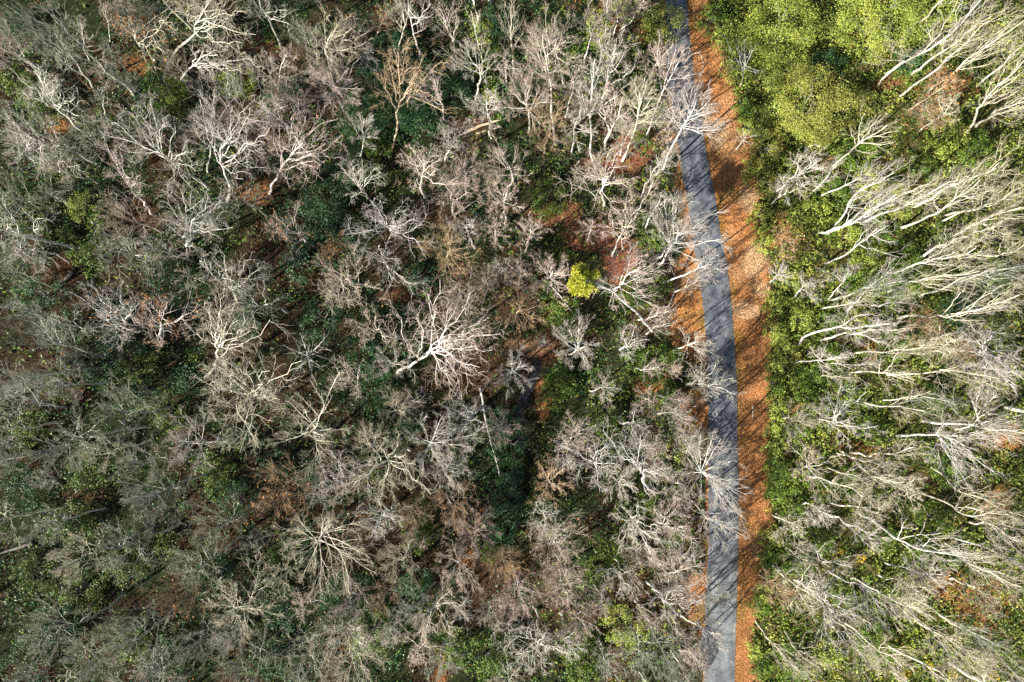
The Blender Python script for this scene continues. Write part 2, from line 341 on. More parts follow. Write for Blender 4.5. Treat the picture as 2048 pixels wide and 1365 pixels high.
# creek: a dark shallow channel
wm, nt, b = new_mat('creek_water', .35, .3); b.inputs['Base Color'].default_value = (.02, .018, .02, 1)
n1 = noise(nt, 3, 3); bp = N(nt, 'ShaderNodeBump'); bp.inputs['Strength'].default_value = .15; bp.inputs['Distance'].default_value = .05
nt.links.new(n1.outputs[0], bp.inputs['Height']); nt.links.new(bp.outputs[0], b.inputs['Normal'])
tt = np.linspace(0, len(CREEK) - 1, 90)
cc = np.stack([np.interp(tt, np.arange(len(CREEK)), CREEK[:, k]) for k in range(3)], -1)
dd = nrm(np.gradient(cc[:, :2], axis=0)); pr = np.stack([-dd[:, 1], dd[:, 0]], -1)
wz = terrain(cc[:, 0], cc[:, 1]) + .16
wz = np.minimum.accumulate(np.convolve(np.pad(wz, 4, 'edge'), np.ones(9) / 9, 'valid'))
hw = .6 + .25 * np.sin(tt * 3.1) * np.cos(tt * 1.3)
g = Geo(); L_ = np.concatenate([cc[:, :2] + pr * hw[:, None], wz[:, None]], 1); R_ = np.concatenate([cc[:, :2] - pr * hw[:, None], wz[:, None]], 1)
k = np.arange(180).reshape(90, 2); g.add(np.stack([L_, R_], 1), np.stack([k[:-1, 0], k[:-1, 1], k[1:, 1], k[1:, 0]], -1))
props(link('creek', g.mesh('creek', wm)), kind='structure')

# ------------------------------------------------------------------ trees
STY = {  # n1 limbs, crown base, crook, angle2, twig radius, counts m2 m3 m4, limb radius factor, up, limb K
    'o': dict(n1=9, cb=.42, crook=.33, a2=.85, m=(6, 5, 4), rf=.62, up=.10, tw=.0115, spread=1.0),
    's': dict(n1=15, cb=.55, crook=.12, a2=.55, m=(6, 5, 4), rf=.46, up=.16, tw=.0105, spread=1.0),
    'p': dict(n1=10, cb=.45, crook=.20, a2=.65, m=(4, 3, 4), rf=.44, up=.26, tw=.0088, spread=.9),
    'b': dict(n1=17, cb=.35, crook=.14, a2=.5, m=(6, 5, 4), rf=.36, up=.2, tw=.0092, spread=1.0),
    'd': dict(n1=15, cb=.5, crook=.10, a2=.7, m=(4, 0, 0), rf=.5, up=.05, tw=.012, spread=.9)}

def spawn(P, R, m, t0, t1, ang, lf, K, crook, up, rng, rf, rmin):
    n, Kp, _ = P.shape
    t = t0 + (np.arange(m)[None] + rng.random((n, m))) / m * (t1 - t0)
    x = t * (Kp - 1); i0 = np.minimum(x.astype(int), Kp - 2); f = (x - i0)[..., None]; ar = np.arange(n)[:, None]
    pos = P[ar, i0] * (1 - f) + P[ar, i0 + 1] * f
    tan = nrm(P[ar, i0 + 1] - P[ar, i0]); rad = R[ar, i0] * (1 - f[..., 0]) + R[ar, i0 + 1] * f[..., 0]
    pl = np.linalg.norm(np.diff(P, axis=1), axis=2).sum(1)[:, None]
    L = lf * pl * (1.15 - .7 * t) * rng.uniform(.65, 1.35, (n, m))
    v = rng.normal(size=(n, m, 3)); v[..., 2] *= .7; v = nrm(v - tan * (v * tan).sum(-1, keepdims=True))
    a = (ang * rng.uniform(.6, 1.35, (n, m)))[..., None]
    d = np.cos(a) * tan + np.sin(a) * v; d[..., 2] += up; d = nrm(d)
    pts = [pos]
    for k in range(K - 1):
        pts.append(pts[-1] + d * (L / (K - 1))[..., None])
        d = d + crook * rng.normal(size=d.shape); d[..., 2] += up * .35; d = nrm(d)
    Q = np.stack(pts, 2).reshape(n * m, K, 3)
    r0 = np.maximum(rad * rf, rmin).reshape(-1)
    return Q, r0[:, None] * np.linspace(1, .45, K)[None]

def crown_geo(trunk, h, R, style, rng, tips=None, dens=1.0, cb=None):
    """trunk (K,3) local polyline; returns trunk geo, crown geo, twig tip points"""
    s = STY[style]; K = len(trunk); cb = s['cb'] if cb is None else cb
    r0 = {'o': .0105, 'p': .0078}.get(style, .0085) * h + (.02 if style == 'p' else .03)
    tr = r0 * (1 - .74 * np.linspace(0, 1, K) ** .85); tr[0] *= 1.25
    gt = Geo(); tubes(gt, trunk[None], tr[None], 8)
    n1 = max(4, int(round(s['n1'] * (dens if dens > 1 else 1)))) if tips is None else 0
    Ls, Rs = [], []
    tip = []
    ax = trunk[-1] - trunk[0]
    if tips is not None:
        for i, tp in enumerate(tips): tip.append((np.asarray(tp), None))
        n1 = max(3, int(s['n1'] * (.6 if style == 's' else .36)))
    ph = rng.random() * 6.28
    for i in range(n1):
        u = (i + .5) / n1
        az = ph + i * 2.39996 + rng.normal() * .2
        if style == 'p': zz = cb + .12 + (1 - cb) * (.15 + .85 * u) * .95; rad = R * .72 * (1.05 - .6 * u) * rng.uniform(.7, 1.15)
        else: zz = .80 + .2 * u + rng.normal() * .03; rad = R * (1 - .75 * u ** 1.6) * rng.uniform(.75, 1.12)
        c = trunk[0] + ax * zz
        tip.append((c + np.array([math.cos(az) * rad, math.sin(az) * rad, rng.normal() * .03 * h - (rad / R) ** 2 * .05 * h]), u))
    if tips is None or style != 'd': tip.append((trunk[-1] + np.array([rng.normal(), rng.normal(), 1.0]) * .06 * h, 1.0))
    KL = 9
    for tp, u in tip:
        dd = np.linalg.norm(tp[:2] - (trunk[0] + ax * .85)[:2])
        if u is None: ta = cb + (.95 - cb) * rng.random() * .75
        elif style == 'p': ta = max(cb, min(.96, (tp[2] - trunk[0][2]) / h - .16 - .08 * dd))
        else: ta = cb + (.96 - cb) * u * rng.uniform(.8, 1)
        x = ta * (K - 1); i0 = min(int(x), K - 2); f = x - i0
        a = trunk[i0] * (1 - f) + trunk[i0 + 1] * f; rad = tr[i0] * (1 - f) + tr[i0 + 1] * f
        tl = np.linspace(0, 1, KL)[:, None]
        ln = np.linalg.norm(tp - a)
        bow = np.array([0, 0, 1.0]) * (-.10 if style != 'o' else .03) * ln
        p = a * (1 - tl) + tp * tl + bow * (tl * (1 - tl)) * 4 * rng.uniform(.3, 1)
        w = rng.normal(size=(KL, 3)) * s['crook'] * .16 * ln
        w = np.cumsum(w, 0) * .55; w = w - w[:1] * (1 - tl) - w[-1:] * tl
        p = p + w
        rl = min(rad * s['rf'] * rng.uniform(.8, 1.15), .022 * ln + .02)
        if u is None: rl = min(rad * .74, .02 * ln + .03)
        Ls.append(p); Rs.append(max(rl, .022) * (1 - .68 * np.linspace(0, 1, KL)))
    L1, R1 = np.stack(Ls), np.stack(Rs)
    gc_ = Geo(); tubes(gc_, L1, R1, 5)
    m2, m3, m4 = s['m']
    L2, R2 = spawn(L1, R1, m2, .22, .98, s['a2'], .52, 5, s['crook'], s['up'], rng, .64, s['tw'] * 1.9)
    tubes(gc_, L2, R2, 3)
    ends = L2[:, -1]
    if m3:
        L3, R3 = spawn(L2, R2, m3, .25, 1.0, s['a2'] * .95, .62, 4 if style == 'o' else 3, s['crook'] * 1.25, s['up'], rng, .66, s['tw'] * 1.4)
        tubes(gc_, L3, R3, 3)
        for PP, RR, mm, t0 in ((L3, R3, m4, .15), (L2, R2, 3, .5), (L1, R1, 4, .55)):
            n4 = mm
            T4, RT = spawn(PP, RR, n4, t0, 1.0, .7, .75 if PP is L3 else (.4 if PP is L2 else .16), 2, .1, s['up'], rng, .7, s['tw'])
            cones(gc_, T4[:, 0], T4[:, 1], np.minimum(RT[:, 0], s['tw'] * 1.6))
            if PP is L3: ends = T4[:, 1]
    return gt, gc_, ends

def trunk_line(pts, rng, crook):
    """smooth crooked polyline of 13 points through the given points"""
    pts = np.asarray(pts, float); sgl = np.linalg.norm(np.diff(pts, axis=0), axis=1); cum = np.concatenate([[0], np.cumsum(sgl)]) / sgl.sum()
    t = np.linspace(0, 1, 13); p = np.stack([np.interp(t, cum, pts[:, k]) for k in range(3)], -1)
    if len(pts) > 2:
        for _ in range(2): p[1:-1] = .25 * p[:-2] + .5 * p[1:-1] + .25 * p[2:]
    w = np.cumsum(rng.normal(size=(13, 3)), 0); w = w - w[:1] * (1 - t[:, None]) - w[-1:] * t[:, None]; w[:, 2] *= .2
    return p + w * crook * .011 * sgl.sum()

ALLTREES = []        # (object, look words, crown centre px, label or None)
OCC = []             # crown centre px and radius already taken
LOOK = {'o': 'gnarled bare tree', 's': 'radiating bare tree', 'p': 'slender bare tree', 'b': 'twiggy bare tree', 'd': 'dead leafless tree'}
PALW = {'w': 'white', 'k': 'pinkish grey', 'g': 'greenish grey', 'c': 'cream', 't': 'tan', 'd': 'bleached white', 'l': 'grey'}
def put_tree(root_p, gt_me, gc_me, pal, cat_name, tint, rz=0, sc=1, lf_me=None, leafmat=None):
    o = link(cat_name, None, None, Vector(root_p)); o.rotation_euler = (0, 0, rz); o.scale = (sc, sc, sc); o.empty_display_size = .5
    parts = []
    for nm, me in (('trunk', gt_me), ('crown', gc_me)):
        c = link(nm, me, o); set_mat(c, BARK[pal]); c.color = tint; parts.append(c)
    if lf_me is not None:
        c = link('leaves', lf_me, o); c['kind'] = 'stuff'
        if leafmat: set_mat(c, LEAF[leafmat])
    return o

PROTO = []
def proto_hero(tpx, h, rpx, style, pal, label):
    rng = np.random.default_rng(int(abs(tpx[-1][0] * 31 + tpx[-1][1] * 17 + h)) + 5)
    tp = np.array(tpx, float)
    if len(tp) == 1:
        zt = 0.
        for _ in range(5):
            p = unproj(tp[0, 0], tp[0, 1], zt + h * .9); zt = float(terrain(p[0], p[1]))
        top = np.array([p[0], p[1], 0]); b_ = np.array([p[0] + rng.normal() * .05 * h, p[1] + rng.normal() * .05 * h, 0]); b_[2] = terrain(b_[0], b_[1]); top[2] = b_[2] + h
    else:
        b_ = np.array(ground_at(tp[0, 0], tp[0, 1])); top = unproj(tp[-1, 0], tp[-1, 1], b_[2] + h)
        dv = (top - b_)[:2]; ln = np.linalg.norm(dv)
        if ln > .55 * h: b_[:2] = top[:2] - dv / ln * .55 * h; b_[2] = terrain(b_[0], b_[1])
    ax = Vector(top - b_); R = rpx * (CAM_H - b_[2] - h * .85) / FPX
    c = [q for q in PROTO if q[4] == style]
    q = min(c, key=lambda q: abs(math.log(q[2] / h)) + abs(math.log(q[3] / R)) * .6 + .5 * rng.random())
    t_ = rng.uniform(.86, 1.1) * (1 - .1 * float(sstep(900, 450, tp[-1, 0])))  # bark colour darkens westward, shade of crowns seen from their unlit side
    b_[2] -= .15
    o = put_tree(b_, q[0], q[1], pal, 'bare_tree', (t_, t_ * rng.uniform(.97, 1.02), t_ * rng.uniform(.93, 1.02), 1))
    qt = Vector((0, 0, 1)).rotation_difference(ax.normalized()) @ Matrix.Rotation(rng.uniform(0, 6.28), 3, 'Z').to_quaternion()
    o.rotation_euler = qt.to_euler(); sx = float(np.clip(R / q[3], .75, 1.45)); o.scale = (sx, sx, ax.length / q[2])
    ctr = (tp[-1, 0], tp[-1, 1])
    ALLTREES.append([o, PALW[pal] + ' ' + LOOK[style], ctr, label, rpx, h]); OCC.append((ctr[0], ctr[1], rpx))
    return o
def hero(tpx, h, rpx, style, pal, tips=None, label=None, leaf=0, dens=1.0, cb=None, leafmat='brown'):
    rng = np.random.default_rng(int(abs(tpx[-1][0] * 31 + tpx[-1][1] * 17 + h)) + 5)
    tp = np.array(tpx, float)
    if len(tp) > 1 and label is None and math.hypot(tp[0, 0] - 1050, tp[0, 1] - 755) > math.hypot(tp[-1, 0] - 1050, tp[-1, 1] - 755) + 4: tp = tp[-1:]
    if tips is None and not leaf and style != 'd': return proto_hero(tp, h, rpx, style, pal, label)
    if len(tp) == 1:
        zt = 0.
        for _ in range(5):
            p = unproj(tp[0, 0], tp[0, 1], zt + h * .9); zt = float(terrain(p[0], p[1]))
        b_ = np.array([p[0] + rng.normal() * .05 * h, p[1] + rng.normal() * .05 * h, 0]); b_[2] = terrain(b_[0], b_[1])
        pts = np.stack([b_, np.array([p[0], p[1], b_[2] + h])])
    else:
        b_ = ground_at(tp[0, 0], tp[0, 1]); b_ = np.array(b_)
        sg = np.concatenate([[0], np.cumsum(np.linalg.norm(np.diff(tp, axis=0), axis=1))]); sg = sg / sg[-1]
        pts = np.stack([b_] + [unproj(tp[i, 0], tp[i, 1], b_[2] + h * sg[i] ** .92) for i in range(1, len(tp))])
        lim = .62 * h      # keep the lean believable
        dv = (pts[-1] - pts[0])[:2]; ln = np.linalg.norm(dv)
        if ln > lim and len(tp) == 2:
            pts[0, :2] = pts[-1, :2] - dv / ln * lim; pts[0, 2] = terrain(pts[0, 0], pts[0, 1])
            b_ = pts[0].copy()
    base = pts[0].copy(); base[2] -= .15
    R = rpx * (CAM_H - base[2] - h * .85) / FPX
    tl = None
    if tips is not None:
        tl = [unproj(t[0], t[1], base[2] + h * rng.uniform(.78, .98)) - base for t in tips]
    tr = trunk_line(pts - base, rng, {'o': 1.0, 's': .4, 'p': .45, 'b': .5, 'd': .4}[style])
    gt, gc_, ends = crown_geo(tr, h, R, style, rng, tl, dens, cb)
    lm_ = None
    if leaf:
        gl = Geo(); c_ = ends[rng.integers(0, len(ends), leaf)] + rng.normal(size=(leaf, 3)) * .18
        leaves(gl, c_, rng.normal(size=(leaf, 3)) + np.array([0, 0, .6]), .26, rng, .6); lm_ = gl.mesh('leaves', LEAF[leafmat], False)
    t_ = rng.uniform(.86, 1.1); west_shade = 1 - .1 * float(sstep(900, 450, tp[-1, 0]))  # second factor puts shade into the bark colour of western trees
    o = put_tree(base, gt.mesh('trunk', BARK[pal]), gc_.mesh('crown', BARK[pal]), pal, 'dead_tree' if style == 'd' else 'bare_tree', (t_ * west_shade * (.97 if west_shade < .9 else 1), t_ * west_shade * rng.uniform(.97, 1.02), t_ * west_shade * rng.uniform(.93, 1.02), 1), lf_me=lm_)
    lk = LOOK[style] + (' with brown leaves' if leaf else '')
    ctr = (tp[-1, 0], tp[-1, 1])
    if len(tp) > 1 and style != 'p': ctr = tuple(tp[-1])
    ALLTREES.append([o, PALW[pal] + ' ' + lk, ctr, label, rpx, h]); OCC.append((ctr[0], ctr[1], rpx))
    return o


def proto(style, h, R, seed, dens=1.0):
    rng = np.random.default_rng(seed)
    tr = trunk_line([(0, 0, 0), (rng.normal() * .04 * h, rng.normal() * .04 * h, h * .6), (0, 0, h)], rng, .7)
    gt, gc_, e = crown_geo(tr, h, R, style, rng, None, dens)
    return gt.mesh('trunk', BARK['g']), gc_.mesh('crown', BARK['g']), h, R, style
for k, (st, h, R) in enumerate([('o', 14, 3.4), ('o', 12, 3.0), ('o', 16, 3.8), ('s', 15, 3.4), ('s', 12, 2.6), ('b', 12, 3.2), ('b', 9, 2.4), ('p', 18, 2.6), ('p', 20, 2.8), ('p', 16, 2.3), ('o', 8, 2.2), ('b', 7, 2.0), ('s', 17, 4.4), ('s', 16, 3.8), ('s', 9, 2.0), ('o', 15, 3.0), ('o', 10, 2.6), ('p', 21, 3.0), ('p', 14, 2.0), ('p', 19, 2.4), ('b', 14, 3.8), ('s', 14, 3.0), ('p', 11, 1.8), ('p', 17, 3.0)]):
    PROTO.append(proto(st, h, R, 900 + k))
# trees read from the photograph: pixels base..top, height m, crown radius px, style, bark, limb tips, label, leaves
H_ = [
 # ---- upper left
 ([(327,162),(352,108),(380,82),(400,38),(425,-4)],17,70,'o','c',[(483,86),(512,70),(470,30),(412,2),(445,6),(455,60),(350,20)],'thick cream trunk leaning up to the top edge above a yellow-green bush',0),
 ([(270,193),(230,178),(200,148),(168,115),(130,62),(100,28)],19,62,'p','g',None,'long straight grey trunk slanting to the upper left corner',0),
 ([(175,263),(145,240),(112,215),(90,178),(68,142)],15,50,'o','w',[(85,140),(105,165),(150,195),(155,230),(35,155),(60,130)],'white crooked tree slanting up-left with its trunk over a brown leafy patch',0),
 ([(185,175),(130,125),(80,85),(50,55)],19,58,'p','g',None,None,0),
 ([(172,122),(166,85),(160,44)],11,28,'p','w',None,None,0),
 ([(310,122),(290,95),(272,74),(262,40)],14,48,'o','c',[(345,18),(240,45),(268,50),(330,40),(225,35)],'bare tree with orange-brown leaves clinging in its crown near the top edge',420),
 ([(200,80),(206,12)],10,24,'p','c',None,None,0),
 ([(378,187),(367,150),(392,128),(436,110)],12,60,'o','w',[(512,120),(430,150),(470,142),(455,100),(400,100)],'white tree whose long limb arches level beside the yellow-green bush',0),
 ([(275,160),(213,88)],13,30,'p','g',None,None,0),
 ([(213,242),(205,176)],6,22,'o','w',[(180,195),(222,172),(196,180)],'small white crooked sapling beside a bright green bush',0),
 ([(418,378),(375,345),(335,318),(292,278)],16,78,'o','w',[(212,235),(255,222),(282,230),(330,240),(348,245),(198,262),(375,330),(300,200),(240,300),(385,300)],'broad white tree with antler limbs and a dark trunk running to its lower right',0),
 ([(455,402),(450,365),(448,315),(462,262)],17,92,'o','w',[(400,200),(430,186),(466,212),(540,255),(388,240),(422,245),(500,215),(530,285)],'biggest white tree of the upper left, upright forked trunk at its foot',0),
 ([(402,350),(404,292),(422,214)],14,46,'s','w',None,None,0),
 ([(540,388),(558,342),(598,300),(606,285)],14,74,'o','k',[(682,272),(642,332),(560,248),(612,232),(655,312),(528,272),(590,225),(670,240)],'wide tan-twigged tree with looping limbs at the edge of the dark green hollow',60),
 ([(562,92),(545,60),(530,28),(515,-6)],19,60,'p','w',[(572,20),(548,10),(580,50),(510,20)],'white trunk rising past the top edge left of the pale sunburst crown',0),
 ([(678,142),(672,110),(664,64)],15,62,'s','c',None,'pale sunburst crown of fine cream limbs near the top edge',0),
 ([(684,112),(681,82),(702,58)],11,44,'o','k',[(725,90),(740,60),(690,35)],None,0),
 ([(552,210),(553,150),(573,104)],13,42,'o','k',None,None,0),
 ([(617,148),(624,115),(632,92)],9,30,'o','k',None,None,0),
 ([(690,225),(672,190),(655,160)],14,70,'s','k',[(718,200),(722,178),(700,150),(650,100),(620,130)],None,0),
 ([(583,228),(650,192)],7,16,'d','w',None,None,0),
 ([(705,132),(728,108),(748,106)],5,22,'o','w',[(755,142),(742,120),(738,100)],'little arching white sapling above the dark green hollow',0),
 ([(749,80),(772,32)],8,22,'o','t',None,None,40),
 ([(795,112),(794,-8)],18,40,'p','c',None,'thin tan trunk rising straight to the top edge over dark green shrubs',0),
 ([(842,122),(832,88),(822,35),(813,-10)],19,45,'p','w',[(850,30),(845,50),(800,10),(862,8)],'tall white snaking trunk with a bend at its foot, top centre',0),
 ([(782,302),(798,225),(803,160),(796,104)],14,46,'o','t',[(775,120),(845,115),(885,122),(770,160),(820,135),(812,100)],'thin tan tree standing alone in the dark green hollow',0),
 ([(814,226),(806,165),(830,140)],10,26,'p','t',None,None,0),
 ([(893,242),(885,192),(868,158)],11,38,'o','k',[(830,180),(848,145),(850,195),(880,150)],None,0),
 ([(955,182),(968,122),(950,78),(942,22)],13,40,'p','c',[(985,85),(930,15),(975,110),(960,25)],'cream tree with a kinked stem over a glossy green bush',0),
 ([(925,92),(878,16)],17,52,'p','k',None,None,0),
 ([(890,322),(896,292),(902,280)],11,38,'o','w',[(885,250),(908,250),(932,262),(928,290),(878,268)],'white goblet shaped tree right of the dark green hollow',0),
 ([(720,332),(725,252),(728,236)],13,36,'s','w',None,None,0),
 ([(738,398),(712,360)],10,50,'o','w',[(678,330),(700,322),(720,340),(757,335),(762,345),(725,320)],None,0),
 ([(475,205),(455,160)],9,40,'o','g',None,None,0), ([(25,20)],15,45,'p','g',None,None,0), ([(250,15)],15,40,'o','k',None,None,0), ([(20,240)],14,48,'o','g',None,None,0),
 ([(60,270)],14,46,'o','w',[(10,255),(50,240),(105,300),(80,330),(20,330)],None,0), ([(105,325),(60,305),(50,295)],13,50,'o','w',[(15,300),(70,320),(90,290),(40,270)],None,0), ([(120,345),(112,300),(118,285)],9,34,'o','w',[(85,330),(150,290),(110,265),(160,330)],None,0),
 ([(310,430),(262,372),(240,330)],13,50,'o','k',[(225,410),(195,260),(275,370),(280,350)],None,0), ([(140,405),(90,380)],11,40,'o','g',None,None,0), ([(600,55)],14,40,'o','g',None,None,0), ([(640,140)],9,40,'b','k',None,None,0), ([(510,130)],12,40,'o','w',None,None,0),
 # ---- top centre
 ([(1026,152),(1018,5)],18,34,'p','c',None,'straight cream trunk between the green bush and the fan shaped trees, top centre',0),
 ([(1128,168),(1122,135),(1100,72)],17,78,'s','c',[(1050,98),(1070,55),(1110,35),(1140,72),(1152,130),(1085,60),(1125,60)],'cream fan of upright branches near the top edge',0),
 ([(1110,290),(1105,168),(1085,70)],19,58,'s','k',[(1060,65),(1092,28),(1080,110),(1055,130),(1120,90)],None,0),
 ([(1058,265),(1056,235),(1050,196)],15,72,'s','k',[(1018,148),(1040,138),(1080,178),(1102,188),(998,212),(1008,170),(1065,150)],'dense pinkish white broom crown left of the twin upright trees',0),
 ([(1187,322),(1186,220),(1190,118)],19,48,'p','w',None,'tall white pole tree beside the red bare soil',0),
 ([(1200,222),(1222,132),(1230,88)],15,50,'o','w',[(1260,98),(1195,68),(1250,58),(1215,150),(1270,130)],None,0),
 ([(1240,62),(1290,-4)],12,35,'p','k',None,None,0),
 ([(1208,288),(1203,215),(1215,180)],14,46,'o','k',[(1268,160),(1190,188),(1235,175),(1180,210)],None,0),
 ([(1245,322),(1270,262),(1285,190)],18,62,'s','c',[(1290,155),(1312,188),(1250,188),(1322,212),(1270,160),(1305,230)],'thick cream leaning trunk with a fan crown just left of the pale sand',0),
 ([(1210,298),(1238,240),(1245,195)],13,36,'o','k',[(1255,250),(1228,190),(1222,215)],None,0),
 ([(1290,285),(1328,182),(1355,128)],16,54,'s','k',[(1386,108),(1352,98),(1312,120),(1396,145),(1370,170)],'pinkish tree leaning to the road left of the green roadside bush',0),
 ([(1325,342),(1350,282),(1372,242),(1392,205)],18,72,'s','w',[(1340,182),(1370,168),(1422,198),(1432,222),(1345,220),(1442,258),(1400,160),(1425,270)],'bright white tree sprawling over the road at its upper bend',0),
 ([(1206,70),(1214,-16)],18,30,'p','c',None,'thick pale trunk cut by the top edge above light green shrubs',0),
 ([(1480,174),(1492,128),(1490,110)],9,46,'d','w',[(1455,85),(1490,78),(1512,90),(1528,145),(1455,120),(1475,92)],'small white snag on the right verge below the lime evergreen',0),
 ([(1472,300),(1492,272)],5,28,'d','w',[(1475,262),(1515,270),(1505,290),(1490,298)],'tiny white dead tree at the forest edge right of the orange verge',0),
 ([(1208,412),(1210,390),(1214,345)],14,86,'o','k',[(1148,330),(1138,382),(1222,298),(1247,360),(1232,330),(1180,308),(1267,365),(1200,320),(1160,350)],'big pink-white tree opening over the red bare soil',0),
 ([(1225,512),(1238,472),(1248,440)],12,52,'o','k',[(1272,398),(1225,440),(1256,385),(1282,420),(1208,450),(1262,470)],'forked pinkish tree standing in the lower red soil',0),
 ([(1180,455)],8,30,'s','k',None,'small starry pink crown on the red soil',0),
 ([(1292,462),(1302,425),(1320,400)],10,44,'o','w',[(1310,388),(1352,405),(1332,398),(1290,440)],None,0),
 ([(1315,537),(1335,505),(1360,465)],17,86,'s','w',[(1310,438),(1330,398),(1352,430),(1382,440),(1432,420),(1442,478),(1452,475),(1400,425),(1345,400),(1390,490)],'broad white tree leaning across the middle of the road',0),
 ([(1328,566),(1388,538),(1425,528)],14,42,'s','w',[(1442,518),(1452,540),(1432,562),(1415,510),(1450,530)],'white leaning tree lying low over the road below the broad one',0),
 ([(1345,702),(1372,690),(1400,684)],9,40,'s','w',[(1420,680),(1410,700),(1400,665),(1425,692),(1380,670)],'brilliant white brush-like small tree touching the left road edge',0),
 ([(1375,768),(1398,770),(1418,770)],13,56,'o','w',[(1400,718),(1432,728),(1466,758),(1472,790),(1410,745),(1440,790),(1385,740)],'white tree reaching from the left verge right across the road',0),
 ([(1385,842),(1362,820)],9,38,'o','k',[(1325,815),(1355,788),(1402,800),(1378,790)],None,0),
 ([(1395,936),(1412,945)],17,82,'s','w',[(1370,888),(1402,868),(1442,878),(1472,920),(1492,990),(1452,1012),(1358,950),(1425,875),(1470,965),(1375,1000),(1482,1030)],'great white starburst tree half covering the lower road',0),
 ([(1385,1002),(1420,1042)],12,52,'s','w',[(1482,1070),(1452,1090),(1432,1040),(1465,1050),(1400,1070)],'white tree drooping over the road just under the starburst tree',0),
 ([(1362,1232),(1425,1270)],11,44,'s','w',[(1437,1275),(1442,1300),(1400,1320),(1420,1310),(1385,1255)],'thin white tree over the black patch of the road',0),
 ([(1340,1262),(1352,1225)],13,62,'o','w',[(1318,1180),(1340,1148),(1402,1160),(1382,1220),(1300,1195),(1412,1195)],None,0),
 ([(1395,1205),(1425,1200)],9,44,'o','g',[(1440,1175),(1450,1215),(1465,1190),(1420,1230)],None,0),
 ([(1348,1080),(1352,1052)],13,44,'o','k',[(1320,1030),(1380,1060),(1355,1010),(1395,1085)],None,0), ([(1372,1135),(1378,1118)],12,40,'o','w',[(1350,1100),(1410,1110),(1385,1085)],None,0), ([(1350,960),(1345,990)],11,42,'o','k',[(1310,985),(1360,1030),(1375,975)],None,0), ([(1320,640),(1345,620)],9,26,'p','k',None,None,0), ([(1335,745),(1352,738)],10,28,'p','k',None,None,0), ([(1352,425),(1372,400)],14,34,'p','w',None,None,0), ([(1345,468),(1375,452)],15,36,'p','k',None,None,0), ([(1380,880),(1392,872)],12,30,'p','w',None,None,0), ([(1312,350),(1345,312)],14,34,'p','w',None,None,0),
 ([(1372,905),(1382,890)],13,40,'s','w',[(1400,860),(1430,900),(1360,870),(1395,915)],None,0), ([(1330,1150),(1352,1140)],13,44,'s','k',[(1400,1130),(1380,1160),(1340,1110),(1415,1150)],None,0), ([(1360,1300),(1380,1305)],12,44,'o','k',[(1410,1330),(1400,1280),(1360,1340),(1420,1350)],None,0), ([(1330,260),(1352,225)],14,48,'s','k',[(1375,190),(1345,180),(1320,200),(1390,225)],None,0), ([(1300,160),(1322,110)],15,42,'s','k',[(1350,85),(1320,70),(1300,90),(1362,120)],None,0), ([(1350,1365),(1372,1372)],12,40,'s','g',None,None,0), ([(1352,845),(1366,838)],11,36,'s','k',None,None,0),
 ([(1283,395),(1324,321)],15,24,'p','w',None,None,0), ([(1264,430),(1307,362)],14,24,'p','k',None,None,0), ([(1310,520),(1359,468)],14,28,'p','w',None,None,0), ([(1347,585),(1399,553)],16,28,'p','w',None,None,0), ([(1277,640),(1319,623)],16,24,'p','k',None,None,0), ([(1292,668),(1339,647)],15,28,'p','k',None,None,0), ([(1270,735),(1321,737)],16,24,'p','k',None,None,0), ([(1314,790),(1372,803)],15,28,'p','k',None,None,0), ([(1316,828),(1368,837)],16,28,'p','w',None,None,0), ([(1269,870),(1313,901)],17,32,'p','k',None,None,0), ([(1275,925),(1323,952)],15,32,'p','k',None,None,0), ([(1302,1010),(1347,1060)],16,32,'p','k',None,None,0), ([(1280,1065),(1323,1132)],15,28,'p','k',None,None,0), ([(1317,1120),(1367,1190)],15,28,'p','k',None,None,0), ([(1264,1180),(1305,1258)],16,32,'p','k',None,None,0), ([(1348,1235),(1400,1328)],15,32,'p','k',None,None,0), ([(1340,1300),(1403,1412)],14,28,'p','k',None,None,0), ([(1279,1345),(1324,1457)],17,32,'p','w',None,None,0),
 # ---- centre
 ([(1105,545)],14,56,'s','k',None,'dense grey-pink crown touching the yellow pine on its upper left',0),
 ([(1048,506),(1062,448)],11,38,'s','k',None,None,0), ([(1040,540)],10,36,'b','k',None,None,0), ([(1040,612)],10,56,'b','t',None,'fine brown twig ball left of the yellow pine',80),
 ([(795,748),(832,722),(872,694),(902,672)],18,128,'o','k',[(858,597),(880,560),(913,614),(940,587),(972,640),(1000,668),(940,742),(900,765),(985,700),(960,735),(835,640),(815,690),(925,650)],'largest tree of the middle, thick tan trunk and limbs swept to the right',0),
 ([(1032,745)],12,50,'s','w',None,None,0), ([(1158,692)],14,54,'s','w',[(1110,660),(1130,640),(1180,640),(1195,690),(1180,730),(1140,735),(1112,705),(1160,635)],'white starburst crown below the leaning pine',0),
 ([(1085,684)],8,22,'d','w',None,None,0), ([(1262,690)],10,40,'o','w',[(1240,660),(1272,650),(1285,680),(1245,712)],None,0), ([(1215,778)],12,36,'s','w',None,None,0), ([(1292,805)],9,32,'s','k',None,None,0),
 ([(872,885)],17,80,'s','w',None,'bright white starburst crown in the lower middle',0), ([(892,945)],15,58,'s','w',None,None,0),
 ([(762,922),(742,885),(730,860)],16,42,'s','c',None,'small bright crown on a pale stem left of the starburst crown',0),
 ([(765,925)],17,92,'o','c',[(678,930),(740,860),(812,910),(832,930),(782,985),(718,960),(862,990),(690,990),(760,1000),(800,870)],'star-armed cream oak-like tree with long crooked limbs, lower middle',0),
 ([(795,815)],14,48,'s','c',None,None,0), ([(602,865)],17,82,'b','c',[(665,790),(680,745),(650,880),(540,890),(640,930),(570,800)],'huge pale fuzzy crown with a white limb curving to its upper right',0),
